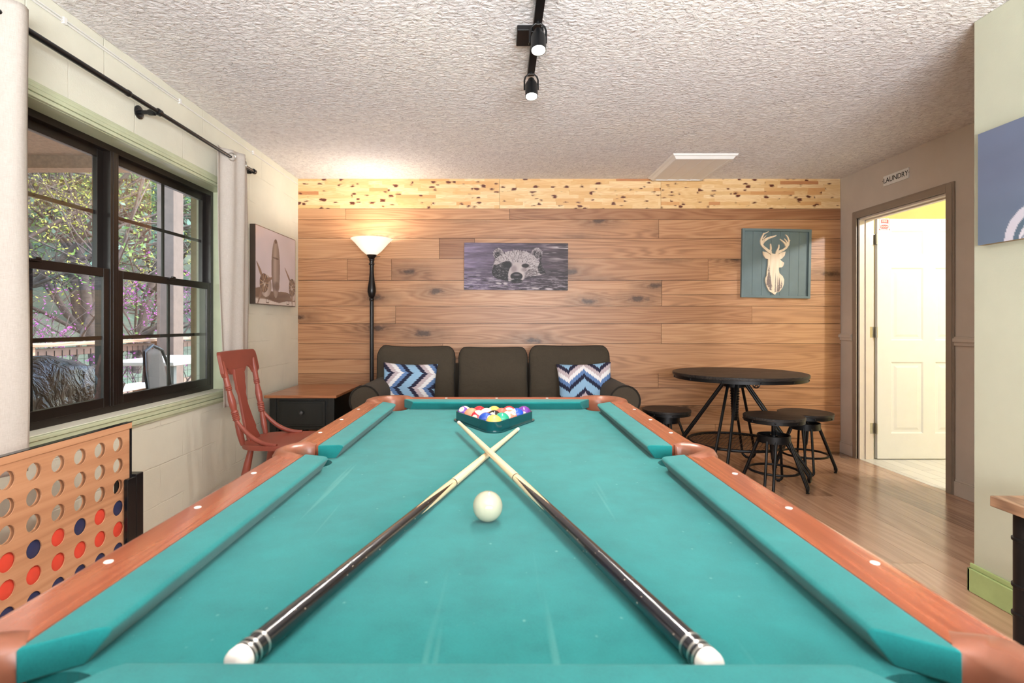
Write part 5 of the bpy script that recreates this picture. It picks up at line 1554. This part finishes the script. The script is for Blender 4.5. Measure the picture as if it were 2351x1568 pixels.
# u=0 at the far (left) edge
p.put(p.ell(.30, 1.02, .155, .30), (196, 192, 204)); p.put(p.ell(.315, 1.03, .125, .245), (84, 104, 122)); p.put(p.ell(.325, 1.05, .110, .215), (206, 202, 212))
for k in range(4): p.put(p.line((.235+.02*k, 1.0), (.30+.02*k, .86), .006), (96, 108, 130))
p.put(p.ell(.40, .78, .07, .12), (150, 110, 132)); p.put(p.ell(.38, .90, .025, .05), (60, 140, 136)); p.put(p.ell(.44, .93, .08, .12), (190, 180, 196))
p.mesh('print', lambda u, v: (-.0306, (.5-u)*cw_, (.5-v)*chh), M['print'], bc_).data.flip_normals()

# --- deer plaque on planked board
K = .000591
dp = thing('deer_plaque', 'grey-green framed plank board with a pale wooden stag head cut-out', 'wall art', (wx(1776.5), YB-.021, wz(606)))
dp.rotation_euler = (0, R(1.15), 0)
M['slate'] = plain('slate_green_paint', S(100, 116, 117), .55, 0, .05, 5, .1, 120)
fw = .305
m = MB()
for k in range(7):
    x0 = -.285+k*.0815; m.box(x0+.0006, x0+.0809, -.010, 0, -.285, .285)
m.build('plank_board', M['slate'], dp, smooth=0, bevel=.0015)
m = MB(); rect = lambda: None
m.box(-fw, -fw+.022, -.028, 0, -fw, fw); m.box(fw-.022, fw, -.028, 0, -fw, fw); m.box(-fw+.022, fw-.022, -.028, 0, -fw, -fw+.022); m.box(-fw+.022, fw-.022, -.028, 0, fw-.022, fw)
m.build('frame', M['slate'], dp, smooth=0, bevel=.0015)
M['stag'] = wood('pale_cutout_wood', S(186, 152, 122), S(232, 208, 178), S(244, 226, 202), 'Z', .5, .8, 10, 8, contrast=.5, bump=.02)
def D(l): return [((x-830)*K, (830-y)*K) for x, y in l]
sd = MB()
f3 = lambda u, v, h: (u, h, v)
def addp(l, a=-.024, b=-.0102): sd.prism(D(l), f3, a, b)
addp([(745, 648), (770, 685), (812, 688), (838, 642), (866, 642), (862, 690), (884, 765), (905, 790), (945, 815), (944, 838), (930, 872), (915, 886), (870, 890), (868, 920), (880, 975), (930, 1020), (952, 1070), (948, 1140), (925, 1200), (880, 1255), (845, 1262), (818, 1300), (775, 1270), (730, 1245), (690, 1170), (672, 1100), (672, 1050), (690, 1020), (695, 950), (706, 860), (708, 780), (742, 705)])
addp([(748, 706), (690, 668), (625, 655), (635, 710), (668, 758), (722, 775)], -.0238)
addp([(858, 696), (900, 664), (966, 650), (952, 710), (912, 757), (876, 772)], -.0238)
def strip(path, w0, w1, a=-.0236):
    pts = [Vector((x, y)) for x, y in path]; n = len(pts); Lr = []; Rr = []
    for i, p_ in enumerate(pts):
        t = (pts[min(i+1, n-1)]-pts[max(i-1, 0)]).normalized(); nn = Vector((-t.y, t.x)); w = w0+(w1-w0)*i/(n-1)
        Lr.append(p_+nn*w); Rr.append(p_-nn*w)
    for i in range(n-1):
        addp([tuple(Lr[i]), tuple(Lr[i+1]), tuple(Rr[i+1]), tuple(Rr[i])], a-.00003*(i % 2))
strip([(752, 672), (715, 650), (680, 622), (640, 590), (608, 548), (597, 500), (605, 455), (625, 412), (645, 385), (680, 372), (712, 350)], 22, 4)
strip([(604, 545), (640, 495), (690, 460), (750, 437), (800, 422), (824, 410)], 24, 6, -.0233)
strip([(735, 660), (746, 610), (744, 570), (740, 536)], 16, 6, -.0231)
strip([(622, 470), (650, 440), (672, 415)], 9, 4, -.0230); strip([(630, 400), (632, 378)], 8, 4, -.0229)
strip([(848, 668), (885, 648), (930, 628), (975, 592), (1008, 545), (1014, 490), (1000, 440), (982, 415), (960, 398)], 20, 4, -.0235)
strip([(985, 575), (960, 530), (925, 498), (880, 466)], 18, 5, -.0232)
strip([(985, 560), (990, 520), (970, 485), (945, 458)], 14, 4, -.0230)
strip([(836, 672), (850, 630), (864, 590), (867, 548)], 18, 6, -.0229); strip([(1010, 505), (1030, 478)], 9, 5, -.0228)
sd.build('stag_head', M['stag'], dp, smooth=0)
# tree line printed on the lower chest of the stag
tm = MB(); rr = random.Random(5)
def tri(a, b, c): tm.add([((x-830)*K, -.0243-.00002*rr.random(), (830-y)*K) for x, y in (a, b, c)], [(0, 1, 2)])
def fir(cx, top, bot, wid, n):
    tri((cx-3, bot), (cx+3, bot), (cx, top))
    for k in range(n):
        t = (k+1)/n; y = top+(bot-top)*t
        for s in (-1, 1):
            w = wid*t**.8*rr.uniform(.6, 1.1); xt = cx+s*w
            if y > 1150: xt = max(690+(y-1150)*.6, min(928-(y-1150)*.5, xt))
            tri((cx, y-9), (cx, y+5), (max(682, min(944, xt)), y+rr.uniform(4, 18)))
fir(722, 850, 1180, 58, 34); fir(745, 1000, 1225, 44, 22); fir(700, 1020, 1150, 26, 14)
fir(822, 965, 1250, 26, 16); fir(880, 1035, 1245, 40, 22); fir(915, 1075, 1195, 24, 12); fir(855, 1010, 1245, 22, 16)
tm.build('tree_print', plain('grey_tree_ink', S(120, 104, 98), .6), dp, smooth=0, recalc=False)
